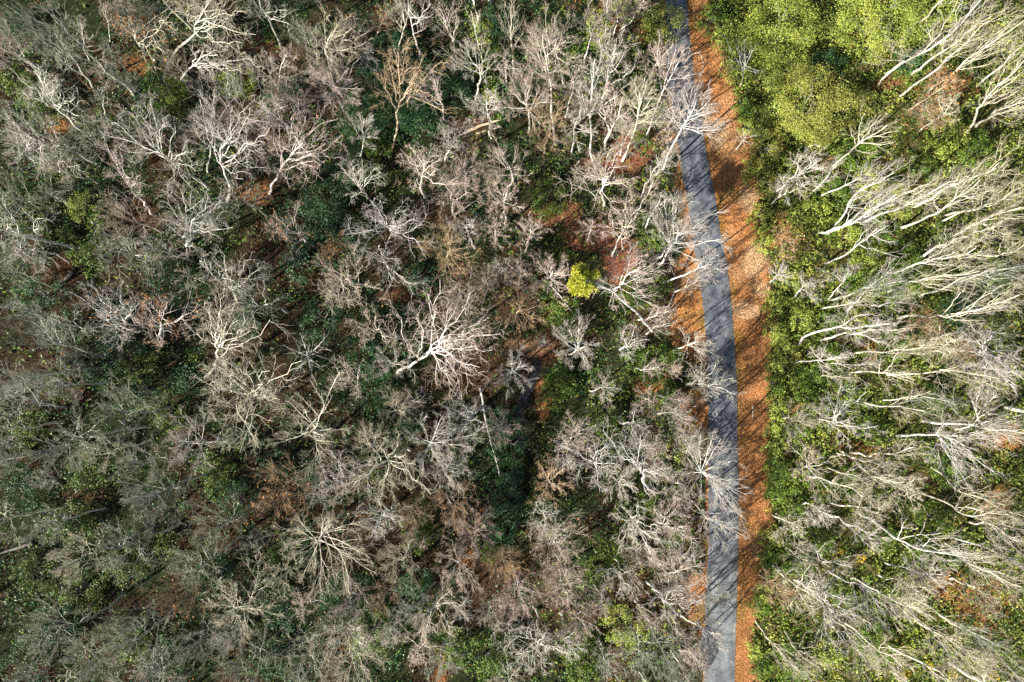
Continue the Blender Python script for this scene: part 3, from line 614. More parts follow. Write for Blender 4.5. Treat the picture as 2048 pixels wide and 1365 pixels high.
 ([(625,722),(610,708)],12,48,'d','d',[(655,672),(640,690),(590,745),(565,690),(625,760),(600,665),(640,735)],'bleached dead snag with broken white stubs',0),
 ([(413,762),(428,706),(440,668)],17,78,'o','c',[(410,600),(442,618),(492,640),(490,692),(502,662),(378,660),(452,590),(540,640),(470,610)],'cream tree with a tan trunk below and curled limbs above',0),
 ([(455,780)],17,95,'o','c',[(430,730),(490,740),(540,742),(604,722),(522,772),(505,872),(480,882),(438,872),(418,812),(560,800),(400,760)],'broad cream tree of long snaking limbs left of the pale fuzzy crown',0),
 ([(370,888)],16,66,'s','w',None,'white spidery crown at the lower left of the snaking limbed tree',0),
 ([(480,602),(456,562),(450,545)],16,62,'o','w',[(400,520),(425,560),(490,520),(520,540),(440,500),(500,580)],None,0),
 ([(373,492),(380,455),(390,435)],16,68,'o','w',[(328,402),(360,378),(412,382),(442,400),(466,455),(368,470),(430,470),(345,440)],'white contorted tree above the leafless brown hollow',0),
 ([(332,490),(270,500),(205,512)],16,56,'o','g',[(212,468),(232,480),(265,490),(240,560),(205,540),(275,545)],'grey trunk leaning left to a splayed crown beside a bright bush',0),
 ([(225,650)],15,62,'o','w',[(150,590),(182,570),(212,620),(272,600),(242,590),(180,640),(260,660)],None,60),
 ([(325,692),(320,620)],15,66,'o','k',None,'brown-leaved pinkish tree on the left slope',320),
 ([(215,715),(140,692),(62,668)],18,58,'p','g',[(50,640),(62,620),(40,690),(80,650),(90,640)],'long pale trunk lying far to the left, crown forked like a broom',0),
 ([(200,742),(110,748),(20,755)],18,50,'p','g',None,None,0), ([(132,815),(75,805),(15,780)],14,40,'o','w',None,None,0), ([(155,652),(70,635),(10,612)],19,50,'p','g',None,None,0), ([(110,575),(40,550),(0,535)],17,40,'p','g',None,None,0),
 ([(302,852),(225,862),(160,872),(90,905)],18,62,'s','g',[(155,845),(190,850),(120,900),(60,920),(140,940),(180,915)],'thick grey trunk with short stubs pointing left, left side',0),
 ([(240,818)],14,72,'b','g',None,None,0), ([(270,920)],14,58,'s','g',None,None,0), ([(288,1000)],16,68,'s','g',None,None,0), ([(420,1065)],15,66,'s','g',None,None,0), ([(470,1212)],17,78,'s','c',None,'large pale feathery crown in the lower left',0),
 ([(388,1290)],15,52,'s','g',None,None,0), ([(482,1340)],16,64,'s','g',None,None,0), ([(628,1092)],17,98,'s','c',[(590,1033),(642,1028),(692,1060),(738,1140),(702,1172),(640,1205),(600,1162),(568,1090),(660,1040),(720,1105)],'big radiating cream crown with fanned limbs at the lower left of centre',0),
 ([(602,1330)],16,72,'o','g',None,None,0), ([(702,1330)],15,62,'s','c',None,None,0), ([(680,1282)],14,66,'o','c',[(600,1290),(640,1270),(690,1285),(720,1260),(745,1300)],None,0),
 ([(790,1120)],14,56,'b','c',None,None,0), ([(795,1008),(745,1040)],16,56,'o','w',[(715,1060),(740,1075),(770,1045),(720,1030),(790,1040)],None,0), ([(915,1145)],14,56,'s','k',None,'pinkish grey starburst crown just left of the creek',0),
 ([(870,1165),(850,1190),(815,1225)],15,45,'o','g',None,None,0), ([(760,1202)],12,46,'o','t',None,None,0), ([(855,1232)],13,62,'o','k',[(905,1175),(930,1210),(900,1260),(850,1280),(820,1240)],None,0), ([(945,1235),(925,1215)],8,34,'o','w',[(945,1200),(912,1240),(930,1250)],None,0),
 ([(905,1012)],13,58,'b','t',None,'dense tan twig ball beside the creek',40), ([(945,1062)],10,56,'b','k',None,None,0), ([(1110,1085)],14,62,'b','k',None,None,0), ([(1092,1055)],13,50,'o','w',None,None,0), ([(1130,1150)],12,60,'b','k',None,None,0), ([(1135,1190)],11,50,'o','k',None,None,0),
 ([(1128,980),(1098,960)],11,50,'s','t',None,'small tan fan of branches right of the creek',0), ([(1135,895)],12,48,'o','k',None,None,0), ([(1195,932)],14,60,'o','w',[(1120,890),(1130,920),(1210,890),(1240,930),(1200,985),(1215,905)],None,0),
 ([(1300,985),(1280,940),(1262,915)],15,58,'o','w',[(1205,860),(1240,880),(1285,900),(1325,945),(1340,935),(1300,1000),(1280,870)],'long crooked white tree in the woods left of the starburst tree by the road',0),
 ([(1280,1062)],14,66,'o','w',[(1230,1035),(1250,1060),(1315,1050),(1275,1030),(1340,1090),(1300,1100),(1240,1090)],None,0), ([(1162,868)],11,46,'s','k',None,None,0), ([(1275,852)],10,42,'o','w',None,None,0), ([(1318,895)],10,36,'o','k',None,None,0),
 ([(1245,1172)],11,48,'o','w',None,None,0), ([(1200,1212)],10,32,'s','w',None,None,0), ([(1075,1295)],15,82,'o','w',[(1010,1270),(1030,1310),(1060,1260),(1090,1265),(1110,1300),(1145,1310),(1070,1340),(1020,1340)],'wide-armed white tree edge right of the creek',0),
 ([(1120,1320),(1140,1290)],12,44,'o','w',[(1150,1260),(1110,1270),(1165,1300)],None,0), ([(1280,1320)],14,52,'o','g',None,None,0), ([(1220,1330)],11,40,'s','g',None,None,0), ([(1345,1330)],12,50,'b','g',None,None,0),
 ([(735,660)],13,48,'o','k',[(700,640),(720,690),(760,650),(745,620)],None,0), ([(680,560)],15,62,'s','k',None,None,0), ([(672,590)],13,50,'o','c',None,None,0), ([(790,470),(755,440)],14,70,'o','w',[(740,400),(760,400),(790,420),(690,470),(800,455),(840,490),(830,440)],'white tree with hooked limbs left of the tan broom crown',0), ([(782,540),(760,490)],12,55,'o','w',[(790,560),(830,590),(800,520),(760,540)],None,30),
 ([(890,492)],13,66,'b','t',None,'tan broom of fine brown branches in the centre',0), ([(930,455)],13,40,'s','w',None,None,0), ([(985,455)],11,42,'s','k',None,None,0), ([(998,395)],13,56,'s','k',None,None,0), ([(1000,325)],15,68,'s','k',None,None,0), ([(925,345)],14,58,'b','k',None,None,0),
 ([(850,395),(838,340),(850,320)],15,66,'o','k',[(800,320),(820,295),(845,290),(880,320),(870,350),(890,370)],'pinkish tree with interlaced limbs above the tan broom crown',0), ([(855,395),(905,390)],12,55,'o','k',[(930,360),(915,400),(880,410),(940,385)],None,0),
 ([(1000,535)],9,34,'o','w',None,None,0), ([(965,560)],9,36,'b','k',None,None,0), ([(930,600)],11,55,'b','k',None,None,0), ([(560,450)],12,50,'o','k',None,'small tree with a clump of orange leaves left of the dark hollow',150), ([(665,500)],9,30,'o','t',None,'leafy orange-brown young tree beside the dark hollow',260),
 ([(820,800)],11,40,'o','k',None,None,0), ([(690,760)],11,45,'o','k',None,None,0), ([(1000,860)],10,40,'b','k',None,None,0), ([(880,1330)],11,40,'s','g',None,None,0), ([(1010,1130)],11,48,'b','t',None,None,60), ([(1040,1200)],12,52,'b','k',None,None,0), ([(1160,1250)],10,44,'b','k',None,None,0),
 ([(560,985)],14,66,'b','t',None,'brown-leaved fine tree under the pale fuzzy crown',260), ([(555,1160)],12,50,'o','c',None,None,0), ([(340,1200)],12,50,'b','t',None,None,120),
 # ---- right of the road
 ([(1666,333),(1690,305),(1716,283),(1775,250)],16,58,'p','c',[(1730,228),(1762,230),(1800,262),(1700,255),(1790,285)],'stout cream trunk forking under the drab olive evergreen',0),
 ([(1801,193),(1850,150),(1900,92),(1980,40)],22,50,'p','c',None,None,0), ([(1757,170),(1795,128),(1850,100),(1880,70)],16,55,'p','c',[(1750,105),(1770,80),(1800,85),(1820,110),(1900,60)],None,0), ([(1822,152),(1900,98),(1985,32)],20,46,'p','c',None,None,0),
 ([(1856,186),(1920,140),(1990,100),(2050,40)],23,50,'p','c',None,'longest cream trunk slanting out at the upper right corner',0), ([(1955,172),(2020,120),(2070,60)],20,48,'p','c',None,None,0), ([(1935,265),(1966,240),(2010,190),(2050,120)],20,54,'p','c',None,'cream trunk running past the yellow-green sapling at the right edge',0), ([(1953,252),(2070,195)],19,48,'p','c',None,None,0), ([(1840,262),(1905,205)],11,36,'o','c',None,None,0),
 ([(1620,388),(1645,362),(1675,325)],10,30,'p','w',None,None,0), ([(1643,391),(1690,365),(1745,340)],14,36,'p','w',None,None,0), ([(1542,410),(1560,398),(1576,378)],7,36,'o','w',[(1580,348),(1567,352),(1612,368),(1555,360)],'small curved white tree on the forest edge beside orange earth',0),
 ([(1655,470),(1690,430),(1730,395),(1790,345)],17,48,'p','w',None,'pale trunk pointing at the round lime bush',0), ([(1825,413),(1880,385),(1920,360),(2000,325)],19,54,'p','c',None,None,0), ([(1802,456),(1870,425),(1960,360)],20,56,'p','c',[(1880,390),(1920,400),(1960,400),(1990,380),(1940,350)],None,0), ([(1885,433),(1940,415),(2045,375)],20,52,'p','c',None,None,0),
 ([(1650,528),(1690,510),(1730,480),(1775,452)],14,44,'p','w',[(1790,485),(1800,515),(1770,440),(1740,500)],'white trunk with a flat spray of limbs right of the cream sand',0), ([(1822,519),(1900,495),(1990,455)],20,56,'p','c',None,None,0), ([(1845,500),(1925,480)],13,36,'p','c',None,None,0), ([(1935,512),(2060,488)],20,50,'p','c',None,None,0),
 ([(1690,625),(1735,600),(1765,582),(1790,535)],13,36,'p','w',None,None,0), ([(1735,610),(1785,602),(1830,596)],12,40,'p','w',None,None,0), ([(1795,636),(1870,615),(1960,600),(2040,590)],22,56,'p','c',None,'long level cream trunk left of the right edge',0), ([(1655,600),(1683,572),(1698,545)],8,36,'o','w',[(1640,540),(1700,520),(1665,545),(1705,610)],None,0), ([(1585,597),(1625,565)],6,34,'o','w',None,None,0), ([(1540,567),(1568,540)],6,26,'s','w',None,'little white twiggy tree beside the cream verge sand',0),
 ([(1598,690),(1615,660),(1680,652),(1780,648)],14,38,'o','w',[(1660,630),(1700,670),(1780,650),(1740,630)],'snaking white tree lying level at the forest edge',0), ([(1640,682),(1720,672),(1800,660)],14,42,'p','w',None,None,0), ([(1590,728),(1632,726),(1680,715)],9,40,'o','w',[(1620,692),(1652,690),(1692,735),(1710,708),(1635,700)],None,0), ([(1700,745),(1762,748),(1830,760)],15,46,'p','c',[(1797,705),(1830,768),(1790,770),(1770,720)],None,0), ([(1775,749),(1870,751),(2000,758)],22,50,'p','c',None,None,0), ([(1730,805),(1762,808),(1850,822)],16,46,'p','c',[(1862,783),(1842,798),(1860,825),(1820,835)],'pair of level cream stems above the leaf-brown patch',0),
 ([(1635,840),(1684,843)],11,52,'o','w',[(1650,793),(1682,768),(1732,785),(1757,852),(1720,870),(1690,800),(1620,820)],'white tree with a raised fan of limbs right of the orange verge',0), ([(1910,860),(1945,852),(1968,830)],16,74,'s','w',[(1960,780),(1992,790),(2042,830),(2012,872),(1945,800),(2030,855)],'dazzling white bushy crown near the right edge',0), ([(1795,872),(1890,868),(1930,892)],18,72,'s','w',[(1900,845),(1950,900),(1990,945),(1930,960),(1960,870),(1920,930)],'white tangled crown just under the dazzling one',0), ([(1700,905),(1762,900),(1830,895)],14,42,'p','c',None,None,0), ([(1680,900),(1735,932),(1810,965)],15,46,'p','c',None,None,0), ([(1605,937),(1625,926)],8,50,'o','k',[(1575,880),(1620,898),(1682,910),(1590,942),(1665,985),(1640,950)],None,0),
 ([(1865,935),(1940,970),(2010,1010)],18,50,'p','c',None,None,0), ([(1840,985),(1930,1000),(2020,1030)],18,50,'p','c',None,None,0), ([(1660,1005),(1705,1020),(1760,1025)],13,50,'s','c',None,None,0), ([(1590,1093),(1640,1125),(1705,1135)],13,44,'p','w',[(1650,1085),(1720,1110),(1690,1150),(1620,1090)],None,0), ([(1545,1030),(1600,1060)],9,40,'o','c',None,None,0), ([(1590,1160),(1640,1200),(1672,1232)],15,58,'o','w',[(1615,1150),(1700,1200),(1690,1280),(1730,1240),(1640,1150),(1660,1290)],'white forked tree in the lower right woods, long limbs spreading down',0),
 ([(1660,1145),(1740,1200),(1775,1235)],16,50,'p','w',None,None,0), ([(1640,1030),(1700,1062),(1750,1082)],13,44,'p','w',None,None,0), ([(1770,1125),(1830,1148),(1885,1150)],14,44,'s','w',None,None,0), ([(1795,1205),(1870,1280),(1915,1340)],19,48,'p','c',None,'thick cream trunk slanting down right near the bottom edge',0), ([(1880,1230),(1980,1300),(2060,1375)],22,50,'p','c',None,'heavy pale trunk running out at the lower right corner',0), ([(1512,1242),(1560,1295),(1610,1360)],17,36,'p','c',None,'thin straight pole rooted at the verge near the bottom edge',0), ([(1570,1262),(1645,1345)],17,40,'p','c',None,None,0), ([(1680,1240),(1735,1335)],18,44,'p','c',None,None,0),
 ([(1890,1085),(1960,1112),(2045,1175)],19,52,'p','c',None,None,0), ([(1940,1045),(2040,1085)],17,50,'p','c',None,None,0), ([(1755,1150),(1840,1185)],14,44,'o','c',None,None,0), ([(1900,1160),(1990,1215)],17,46,'p','c',None,None,0), ([(1600,1010),(1650,1030)],8,40,'o','w',None,None,0), ([(1760,960),(1830,985)],12,46,'o','c',None,None,0), ([(1840,690),(1900,690)],13,50,'o','c',[(1880,650),(1930,680),(1910,720),(1860,720)],None,0), ([(1900,700),(1985,710),(2020,740)],18,60,'o','w',[(1980,670),(2000,750),(2040,700),(1960,790),(2030,770),(1960,680)],'many-limbed white tree on the right edge above the dazzling crown',0),
 ([(1590,505),(1575,480)],6,36,'o','t',None,'small pale tree with orange leaves at the edge of the verge',160), ([(1900,165)],10,44,'b','t',None,'russet-leaved bushy tree among slanting cream trunks',420), ([(1830,205),(1870,225)],8,44,'b','t',None,None,200),
 ([(1855,655)],9,44,'b','t',None,None,120), ([(1920,700)],9,40,'b','t',None,None,60), ([(1560,1180)],9,40,'b','t',None,None,40), ([(1800,1330)],13,50,'s','c',None,None,0), ([(1960,1330)],15,50,'b','c',None,None,0), ([(1830,1210)],13,48,'s','c',None,None,0),
]
GW, GS = 'bare winter trees west of the road', 'bare winter trees east of the road'
for h_ in H_:
    o = hero(h_[0], h_[1], h_[2], h_[3], h_[4], h_[5], h_[6], h_[7], 1.35 if h_[6] and h_[3] == 's' else 1.0)

# fill: trees of the same kinds where the photograph shows only a mesh of crowns; a dozen forms, copied
def clear_of_road(p, m=0):
    x, y = proj(p); return bool(x < xlv(y) - 6 - m or x > xv(y) + 8 + m)
BUSHKEEP = []
NFILL, tries = 0, 0
frng = np.random.default_rng(77)
while NFILL < 104 and tries < 6000:
    tries += 1
    px, py = frng.uniform(-30, 2080), frng.uniform(-30, 1395)
    east_ = px > 1500
    k = int(frng.choice([7, 8, 9, 17, 18, 19, 22, 23]) if px > 1600 else frng.choice([0, 1, 2, 3, 4, 5, 6, 10, 11, 13, 15, 16, 20, 21]))
    gt_me, gc_me, h, R, st = PROTO[k]
    p = ground_at(np.array(px), np.array(py)); top = p + np.array((0, 0, h * .85)); tx, ty = proj(top)
    if not clear_of_road(p) or not (-60 < tx < 2110 and -60 < ty < 1425): continue
    if not clear_of_road(top, 24): continue
    if 690 < tx < 930 and 100 < ty < 320: continue           # the dark green hollow is open
    if (560 < tx < 720 and 310 < ty < 560) or (640 < tx < 770 and 560 < ty < 800) or (960 < tx < 1060 and 800 < ty < 1110): continue
    if np.hypot(px - 1200, py - 490) < 90 or (1290 < px < 1420 and 530 < py < 760) or np.hypot((px - 1030) / 60, (py - 900) / 130) < 1: continue
    if 1400 < tx < 1850 and ty < 300: continue
    rp = R * FPX / 78.
    if any(math.hypot(tx - a, ty - b_) < (.46 if px > 1600 else .54) * (r + rp) for a, b_, r in OCC): continue
    pal = frng.choice(['c', 'c', 'w', 'g'] if px > 1500 else (['k', 'k', 'w', 't'] if px > 700 and py < 1150 else ['g', 'g', 'c', 'w', 'k']))
    sc = frng.uniform(.85, 1.15); v = frng.uniform(.85, 1.08) * (1 - .1 * float(sstep(900, 450, px)))  # western fill trees get the same shade mixed into their colour
    p[2] -= .15
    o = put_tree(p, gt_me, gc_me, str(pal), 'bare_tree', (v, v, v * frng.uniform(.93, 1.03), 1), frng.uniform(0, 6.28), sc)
    ALLTREES.append([o, PALW[str(pal)] + ' ' + LOOK[st], (float(tx), float(ty)), None, rp, h]); OCC.append((tx, ty, rp)); NFILL += 1

# ------------------------------------------------------------------ evergreens
def bush_geo(r, hgt, seed, leaf=.26, dens=1.0):
    rng = np.random.default_rng(seed); gf, gs = Geo(), Geo()
    nc = int(8 + 8 * r); cs = []
    for i in range(nc):
        u = rng.normal(size=3); u /= np.linalg.norm(u); u[2] = abs(u[2]) * .9 + .05
        rr_ = rng.uniform(.45, 1.0) ** .6
        cs.append(np.array([u[0] * r * rr_ * rng.uniform(.75, 1.3), u[1] * r * rr_ * rng.uniform(.75, 1.2), hgt * (.18 + .72 * u[2] * rr_ + .1 * rng.random())]))
    cs = np.array(cs); cr = rng.uniform(.14, .33, nc) * r ** .9
    tot = int(dens * 240 * r * r + 160); w = cr ** 2 / (cr ** 2).sum()
    for c, q, f in zip(cs, cr, w):
        n = max(12, int(tot * f)); d = nrm(rng.normal(size=(n, 3))); d[:, 2] = np.where(rng.random(n) < .6, np.abs(d[:, 2]), d[:, 2])
        ps = c + d * (q * np.where(rng.random(n) < .3, rng.uniform(.9, 1.9, n), rng.uniform(.35, 1.15, n)))[:, None] * np.array((1, 1, .8)); ps[:, 2] = np.maximum(ps[:, 2], .08)
        leaves(gf, ps, d * .6 + np.array((0, 0, .7)) + rng.normal(size=(n, 3)) * .55, leaf, rng, .55, np.clip(rng.normal(.5, .22, n), 0, 1))
    k = min(nc, 9); t = np.linspace(0, 1, 5)[None, :, None]
    B = np.stack([rng.normal(size=k) * .08, rng.normal(size=k) * .08, np.zeros(k)], -1)[:, None]; E = cs[:k][:, None]
    L = B * (1 - t) + E * t + np.array((0, 0, .18 * hgt)) * (t * (1 - t)) * 4 + rng.normal(size=(k, 5, 3)) * .05 * r * (t * (1 - t)) * 4
    tubes(gs, L, np.maximum(.02, .028 * r) * np.linspace(1, .35, 5)[None].repeat(k, 0), 4)
    return gf.mesh('foliage', LEAF['mid'], False), gs.mesh('stem', BARK['l']), r
BP = [bush_geo(.9, 1.1, 40, .2), bush_geo(1.3, 1.8, 41, .21), bush_geo(1.7, 2.2, 42, .22), bush_geo(2.3, 3.2, 43, .23), bush_geo(3.0, 4.5, 44, .21), bush_geo(3.6, 5.5, 45, .2), bush_geo(4.6, 8.0, 46, .2, 1.5), bush_geo(5.2, 9.0, 47, .2, 1.5)]
BUSH = []
def bush(px, py, rpx, col, label=None, tint=1.0, name='evergreen_shrub', cat='shrub', h=None):
    rng = np.random.default_rng(int(px * 7 + py * 13))
    r = rpx * .0645
    k = int(np.argmin([abs(math.log(b_[2] / r)) for b_ in BP])); f, s_, r0 = BP[k]; sc = r / r0
    hh = [1.1, 1.8, 2.2, 3.2, 4.5, 5.5, 8, 9][k] * sc * .6
    z = 0.
    for _ in range(4):
        p = unproj(px, py, z + hh); z = float(terrain(p[0], p[1]))
    base = np.array((p[0], p[1], z - .05))
    big = r > 3.2
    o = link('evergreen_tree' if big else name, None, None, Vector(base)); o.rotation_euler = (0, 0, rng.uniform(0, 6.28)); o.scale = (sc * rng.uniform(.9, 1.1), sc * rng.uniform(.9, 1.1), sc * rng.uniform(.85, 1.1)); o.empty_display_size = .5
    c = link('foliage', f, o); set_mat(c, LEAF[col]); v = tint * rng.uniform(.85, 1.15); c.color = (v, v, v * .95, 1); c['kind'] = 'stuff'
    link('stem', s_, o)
    w = {'dark': 'dark green', 'mid': 'mid green', 'lime': 'yellow-green', 'olive': 'olive brown-green', 'gold': 'bright yellow'}[col]
    BUSH.append([o, w + (' evergreen tree' if big else ' leafy shrub'), (px, py), label, rpx, 'tree' if big else cat, big])
    return o
for b_ in [(1500, 92, 62, 'lime', 'lime evergreen tree, left lobe of the big pair at the top right'), (1572, 48, 78, 'lime', 'tallest lime evergreen against the top edge right of the road'), (1578, 118, 58, 'lime', 'lime evergreen with a shadowed right flank just above the drab one'),
           (1765, 28, 80, 'lime', 'round yellow-green evergreen against the top edge, furthest right of the big ones'), (1640, 195, 82, 'olive', 'drab olive evergreen with twigs showing through'), (1600, 225, 44, 'lime', None), (1700, 215, 52, 'olive', None), (1535, 290, 42, 'olive', None), (1745, 85, 40, 'lime', None), (1870, 8, 60, 'lime', None), (1640, 250, 40, 'lime', None),
           (1786, 397, 48, 'lime', 'round lime bush among slanting cream trunks'), (1905, 262, 36, 'lime', 'yellow-green sapling crossed by a cream trunk near the right edge'), (1880, 298, 28, 'lime', None), (1332, 38, 44, 'lime', 'yellow-green bush on the left edge of the road at the top'), (1318, 62, 28, 'olive', None), (1425, 35, 30, 'mid', 'glossy green bush on the right verge at the top edge'), (1443, 82, 20, 'mid', None),
           (470, 158, 34, 'lime', 'yellow-green bush glowing alone in the upper left'), (485, 175, 24, 'lime', None), (330, 182, 44, 'mid', None), (352, 205, 30, 'olive', None), (305, 140, 24, 'mid', None), (202, 232, 24, 'mid', 'bright green bush beside the small crooked sapling'), (60, 180, 44, 'mid', None), (85, 215, 38, 'mid', None), (20, 160, 30, 'mid', None),
           (160, 412, 32, 'lime', 'bright glossy green bush over the brown hollow, left side'), (200, 438, 30, 'mid', None), (128, 465, 20, 'mid', None), (178, 512, 38, 'mid', 'bushy green shrub beside a grey leaning trunk, left side'), (70, 590, 44, 'dark', None), (30, 500, 60, 'dark', None), (20, 420, 50, 'mid', None),
           (985, 158, 26, 'mid', 'glossy sunlit green bush left of the broom crown, top centre'), (998, 115, 32, 'mid', None), (975, 185, 20, 'lime', None), (945, 140, 18, 'lime', None), (990, 45, 42, 'dark', None), (965, 60, 26, 'lime', None), (1100, 390, 42, 'mid', 'dark-bordered green bush at the left end of the red soil'), (1140, 130, 24, 'mid', None), (1195, 40, 28, 'lime', None), (1210, 85, 26, 'lime', None), (1240, 8, 22, 'lime', None),
           (740, 170, 60, 'dark', 'wide dark green thicket filling the shadowed hollow'), (720, 230, 55, 'dark', None), (790, 235, 46, 'dark', None), (860, 170, 60, 'dark', None), (905, 180, 46, 'dark', None), (790, 90, 40, 'dark', None), (850, 250, 55, 'dark', None), (640, 400, 55, 'dark', None), (690, 330, 55, 'dark', None), (610, 440, 50, 'dark', None), (660, 450, 50, 'dark', None), (740, 300, 40, 'mid', None), (600, 520, 40, 'dark', None), (640, 640, 44, 'dark', None), (720, 700, 46, 'dark', None), (740, 780, 44, 'dark', None), (830, 560, 30, 'dark', None), (720, 445, 24, 'mid', None),
           (1020, 890, 44, 'dark', 'dark green shrub bordering the creek, middle one'), (1012, 845, 34, 'dark', None), (1008, 955, 38, 'dark', None), (1012, 1010, 36, 'dark', None), (1000, 1060, 34, 'dark', None), (975, 1100, 28, 'mid', None), (1030, 925, 26, 'mid', None),
           (1282, 735, 40, 'mid', 'leafy shrub in the fork of shadows below the pine'), (1330, 720, 34, 'mid', None), (1270, 700, 26, 'mid', None), (1120, 770, 34, 'mid', None), (1105, 790, 30, 'mid', None), (1120, 620, 36, 'mid', None), (1290, 570, 44, 'mid', None), (1300, 470, 30, 'mid', None), (1285, 440, 28, 'mid', None), (1320, 480, 22, 'mid', None), (1215, 845, 34, 'mid', None), (1325, 790, 36, 'mid', None), (1285, 275, 24, 'mid', None), (1375, 885, 40, 'olive', 'soft olive bush left of the road above the starburst tree'),
           (1550, 660, 24, 'lime', 'yellow-green shrub bulging onto the right verge'), (1570, 690, 26, 'lime', None), (1553, 728, 24, 'lime', None), (1548, 772, 22, 'mid', 'green shrub on the straight right verge edge'), (1556, 812, 24, 'lime', None), (1548, 850, 22, 'lime', None), (1552, 890, 22, 'lime', None), (1556, 935, 26, 'mid', None), (1550, 985, 24, 'mid', None), (1545, 1075, 24, 'lime', None), (1538, 1110, 22, 'mid', None), (1525, 1190, 22, 'lime', None), (1520, 1215, 24, 'mid', None), (1512, 1300, 20, 'lime', None), (1525, 1340, 26, 'mid', None),
           (1530, 480, 24, 'lime', None), (1520, 430, 26, 'lime', None), (1525, 355, 30, 'olive', None), (1500, 335, 22, 'lime', None), (1490, 215, 26, 'mid', None), (1495, 250, 20, 'lime', None), (1550, 605, 26, 'lime', None), (1800, 560, 40, 'mid', None), (1820, 520, 34, 'mid', None), (1730, 560, 36, 'mid', None), (1690, 560, 28, 'mid', None), (1930, 620, 36, 'dark', 'blue-green shrub below the long level trunk at right'), (1600, 380, 30, 'olive', None), (1670, 380, 34, 'mid', None), (1720, 300, 40, 'mid', None), (1850, 160, 30, 'mid', None), (1820, 120, 30, 'dark', None), (1660, 130, 34, 'dark', None),
           (240, 700, 52, 'dark', 'dark glossy thicket left of the tan-trunked tree'), (260, 740, 44, 'mid', None), (190, 740, 36, 'dark', None), (330, 825, 36, 'mid', None), (270, 790, 40, 'dark', None), (370, 770, 34, 'dark', None), (120, 770, 36, 'mid', None), (190, 930, 36, 'mid', None), (170, 950, 32, 'mid', None), (440, 960, 40, 'mid', None), (470, 1000, 44, 'dark', None), (420, 930, 30, 'mid', None), (60, 1155, 42, 'mid', None), (325, 1090, 26, 'mid', 'small green shrub among grey crowns, lower left'), (470, 890, 26, 'mid', None), (120, 660, 36, 'dark', None), (650, 960, 44, 'dark', None), (820, 850, 30, 'dark', None), (690, 1190, 44, 'dark', None), (560, 1220, 40, 'dark', None), (740, 1270, 44, 'mid', None), (830, 1070, 36, 'mid', None), (820, 1160, 36, 'dark', None),
           (1235, 1090, 40, 'mid', None), (1255, 1030, 30, 'mid', None), (1190, 1140, 34, 'mid', None), (1250, 1250, 46, 'lime', 'light green shrub patch at the lower centre'), (1165, 1335, 36, 'mid', None), (1170, 1290, 30, 'mid', None), (1080, 1000, 26, 'mid', None), (1300, 1010, 30, 'mid', None), (1350, 1060, 34, 'mid', None), (900, 1300, 36, 'mid', None), (970, 1320, 40, 'mid', None), (150, 1180, 46, 'mid', None), (110, 1250, 40, 'dark', None), (240, 1130, 40, 'mid', None), (330, 1330, 44, 'dark', None), (250, 1290, 36, 'mid', None), (40, 1340, 44, 'dark', None), (420, 1150, 40, 'dark', None), (530, 1320, 36, 'dark', None), (30, 980, 44, 'dark', None), (130, 1050, 40, 'mid', None), (60, 860, 40, 'mid', None), (540, 930, 32, 'dark', None), (330, 560, 40, 'dark', None), (500, 640, 36, 'dark', None), (110, 330, 40, 'mid', None), (560, 200, 40, 'dark', None), (420, 60, 36, 'dark', None), (20, 60, 36, 'dark', None),
           (1640, 760, 36, 'mid', None), (1610, 770, 30, 'mid', None), (1660, 720, 36, 'mid', None), (1620, 800, 28, 'mid', None), (1700, 790, 30, 'mid', None), (1570, 960, 32, 'mid', None), (1640, 960, 30, 'mid', None), (1900, 940, 34, 'mid', None), (1870, 1040, 34, 'mid', None), (1905, 1120, 24, 'mid', None), (1580, 1330, 36, 'mid', None), (1560, 1140, 30, 'mid', None), (1610, 1130, 24, 'mid', None), (1780, 1080, 28, 'mid', None),
           (1700, 470, 34, 'lime', None), (1760, 470, 28, 'mid', None), (1740, 520, 34, 'lime', None), (1610, 640, 30, 'lime', None), (1660, 640, 30, 'mid', None), (1850, 560, 36, 'lime', None), (1720, 640, 30, 'lime', None), (1590, 560, 24, 'lime', None), (1640, 420, 30, 'lime', None), (1580, 330, 30, 'lime', None), (1740, 350, 30, 'lime', None), (1850, 330, 30, 'mid', None), (1880, 480, 34, 'mid', None), (1960, 300, 34, 'mid', None), (1800, 690, 32, 'mid', None), (1600, 860, 28, 'mid', None), (1660, 850, 30, 'lime', None), (1590, 1010, 30, 'mid', None), (1700, 960, 28, 'mid', None), (1750, 860, 30, 'mid', None), (1860, 800, 32, 'mid', None), (1640, 1080, 30, 'mid', None), (1840, 1100, 30, 'mid', None), (1700, 1200, 30, 'mid', None), (1760, 1290, 34, 'mid', None), (1660, 1310, 30, 'lime', None), (1940, 440, 30, 'lime', None), (1990, 560, 34, 'mid', None), (1860, 332 + 1000, 9, 'gold', 'yellow-leaved sapling at the bottom edge, left one'), (1908, 1348, 10, 'gold', 'brightest yellow-leaved sapling at the bottom edge'), (1992, 1352, 10, 'gold', None), (1812, 1350, 9, 'gold', None), (1684, 1104, 7, 'gold', None), (1725, 1118, 9, 'gold', None)]:
    bush(*b_, tint=(1.15 if b_[0] > 1480 else (.8 if b_[0] < 700 else 1.0)))

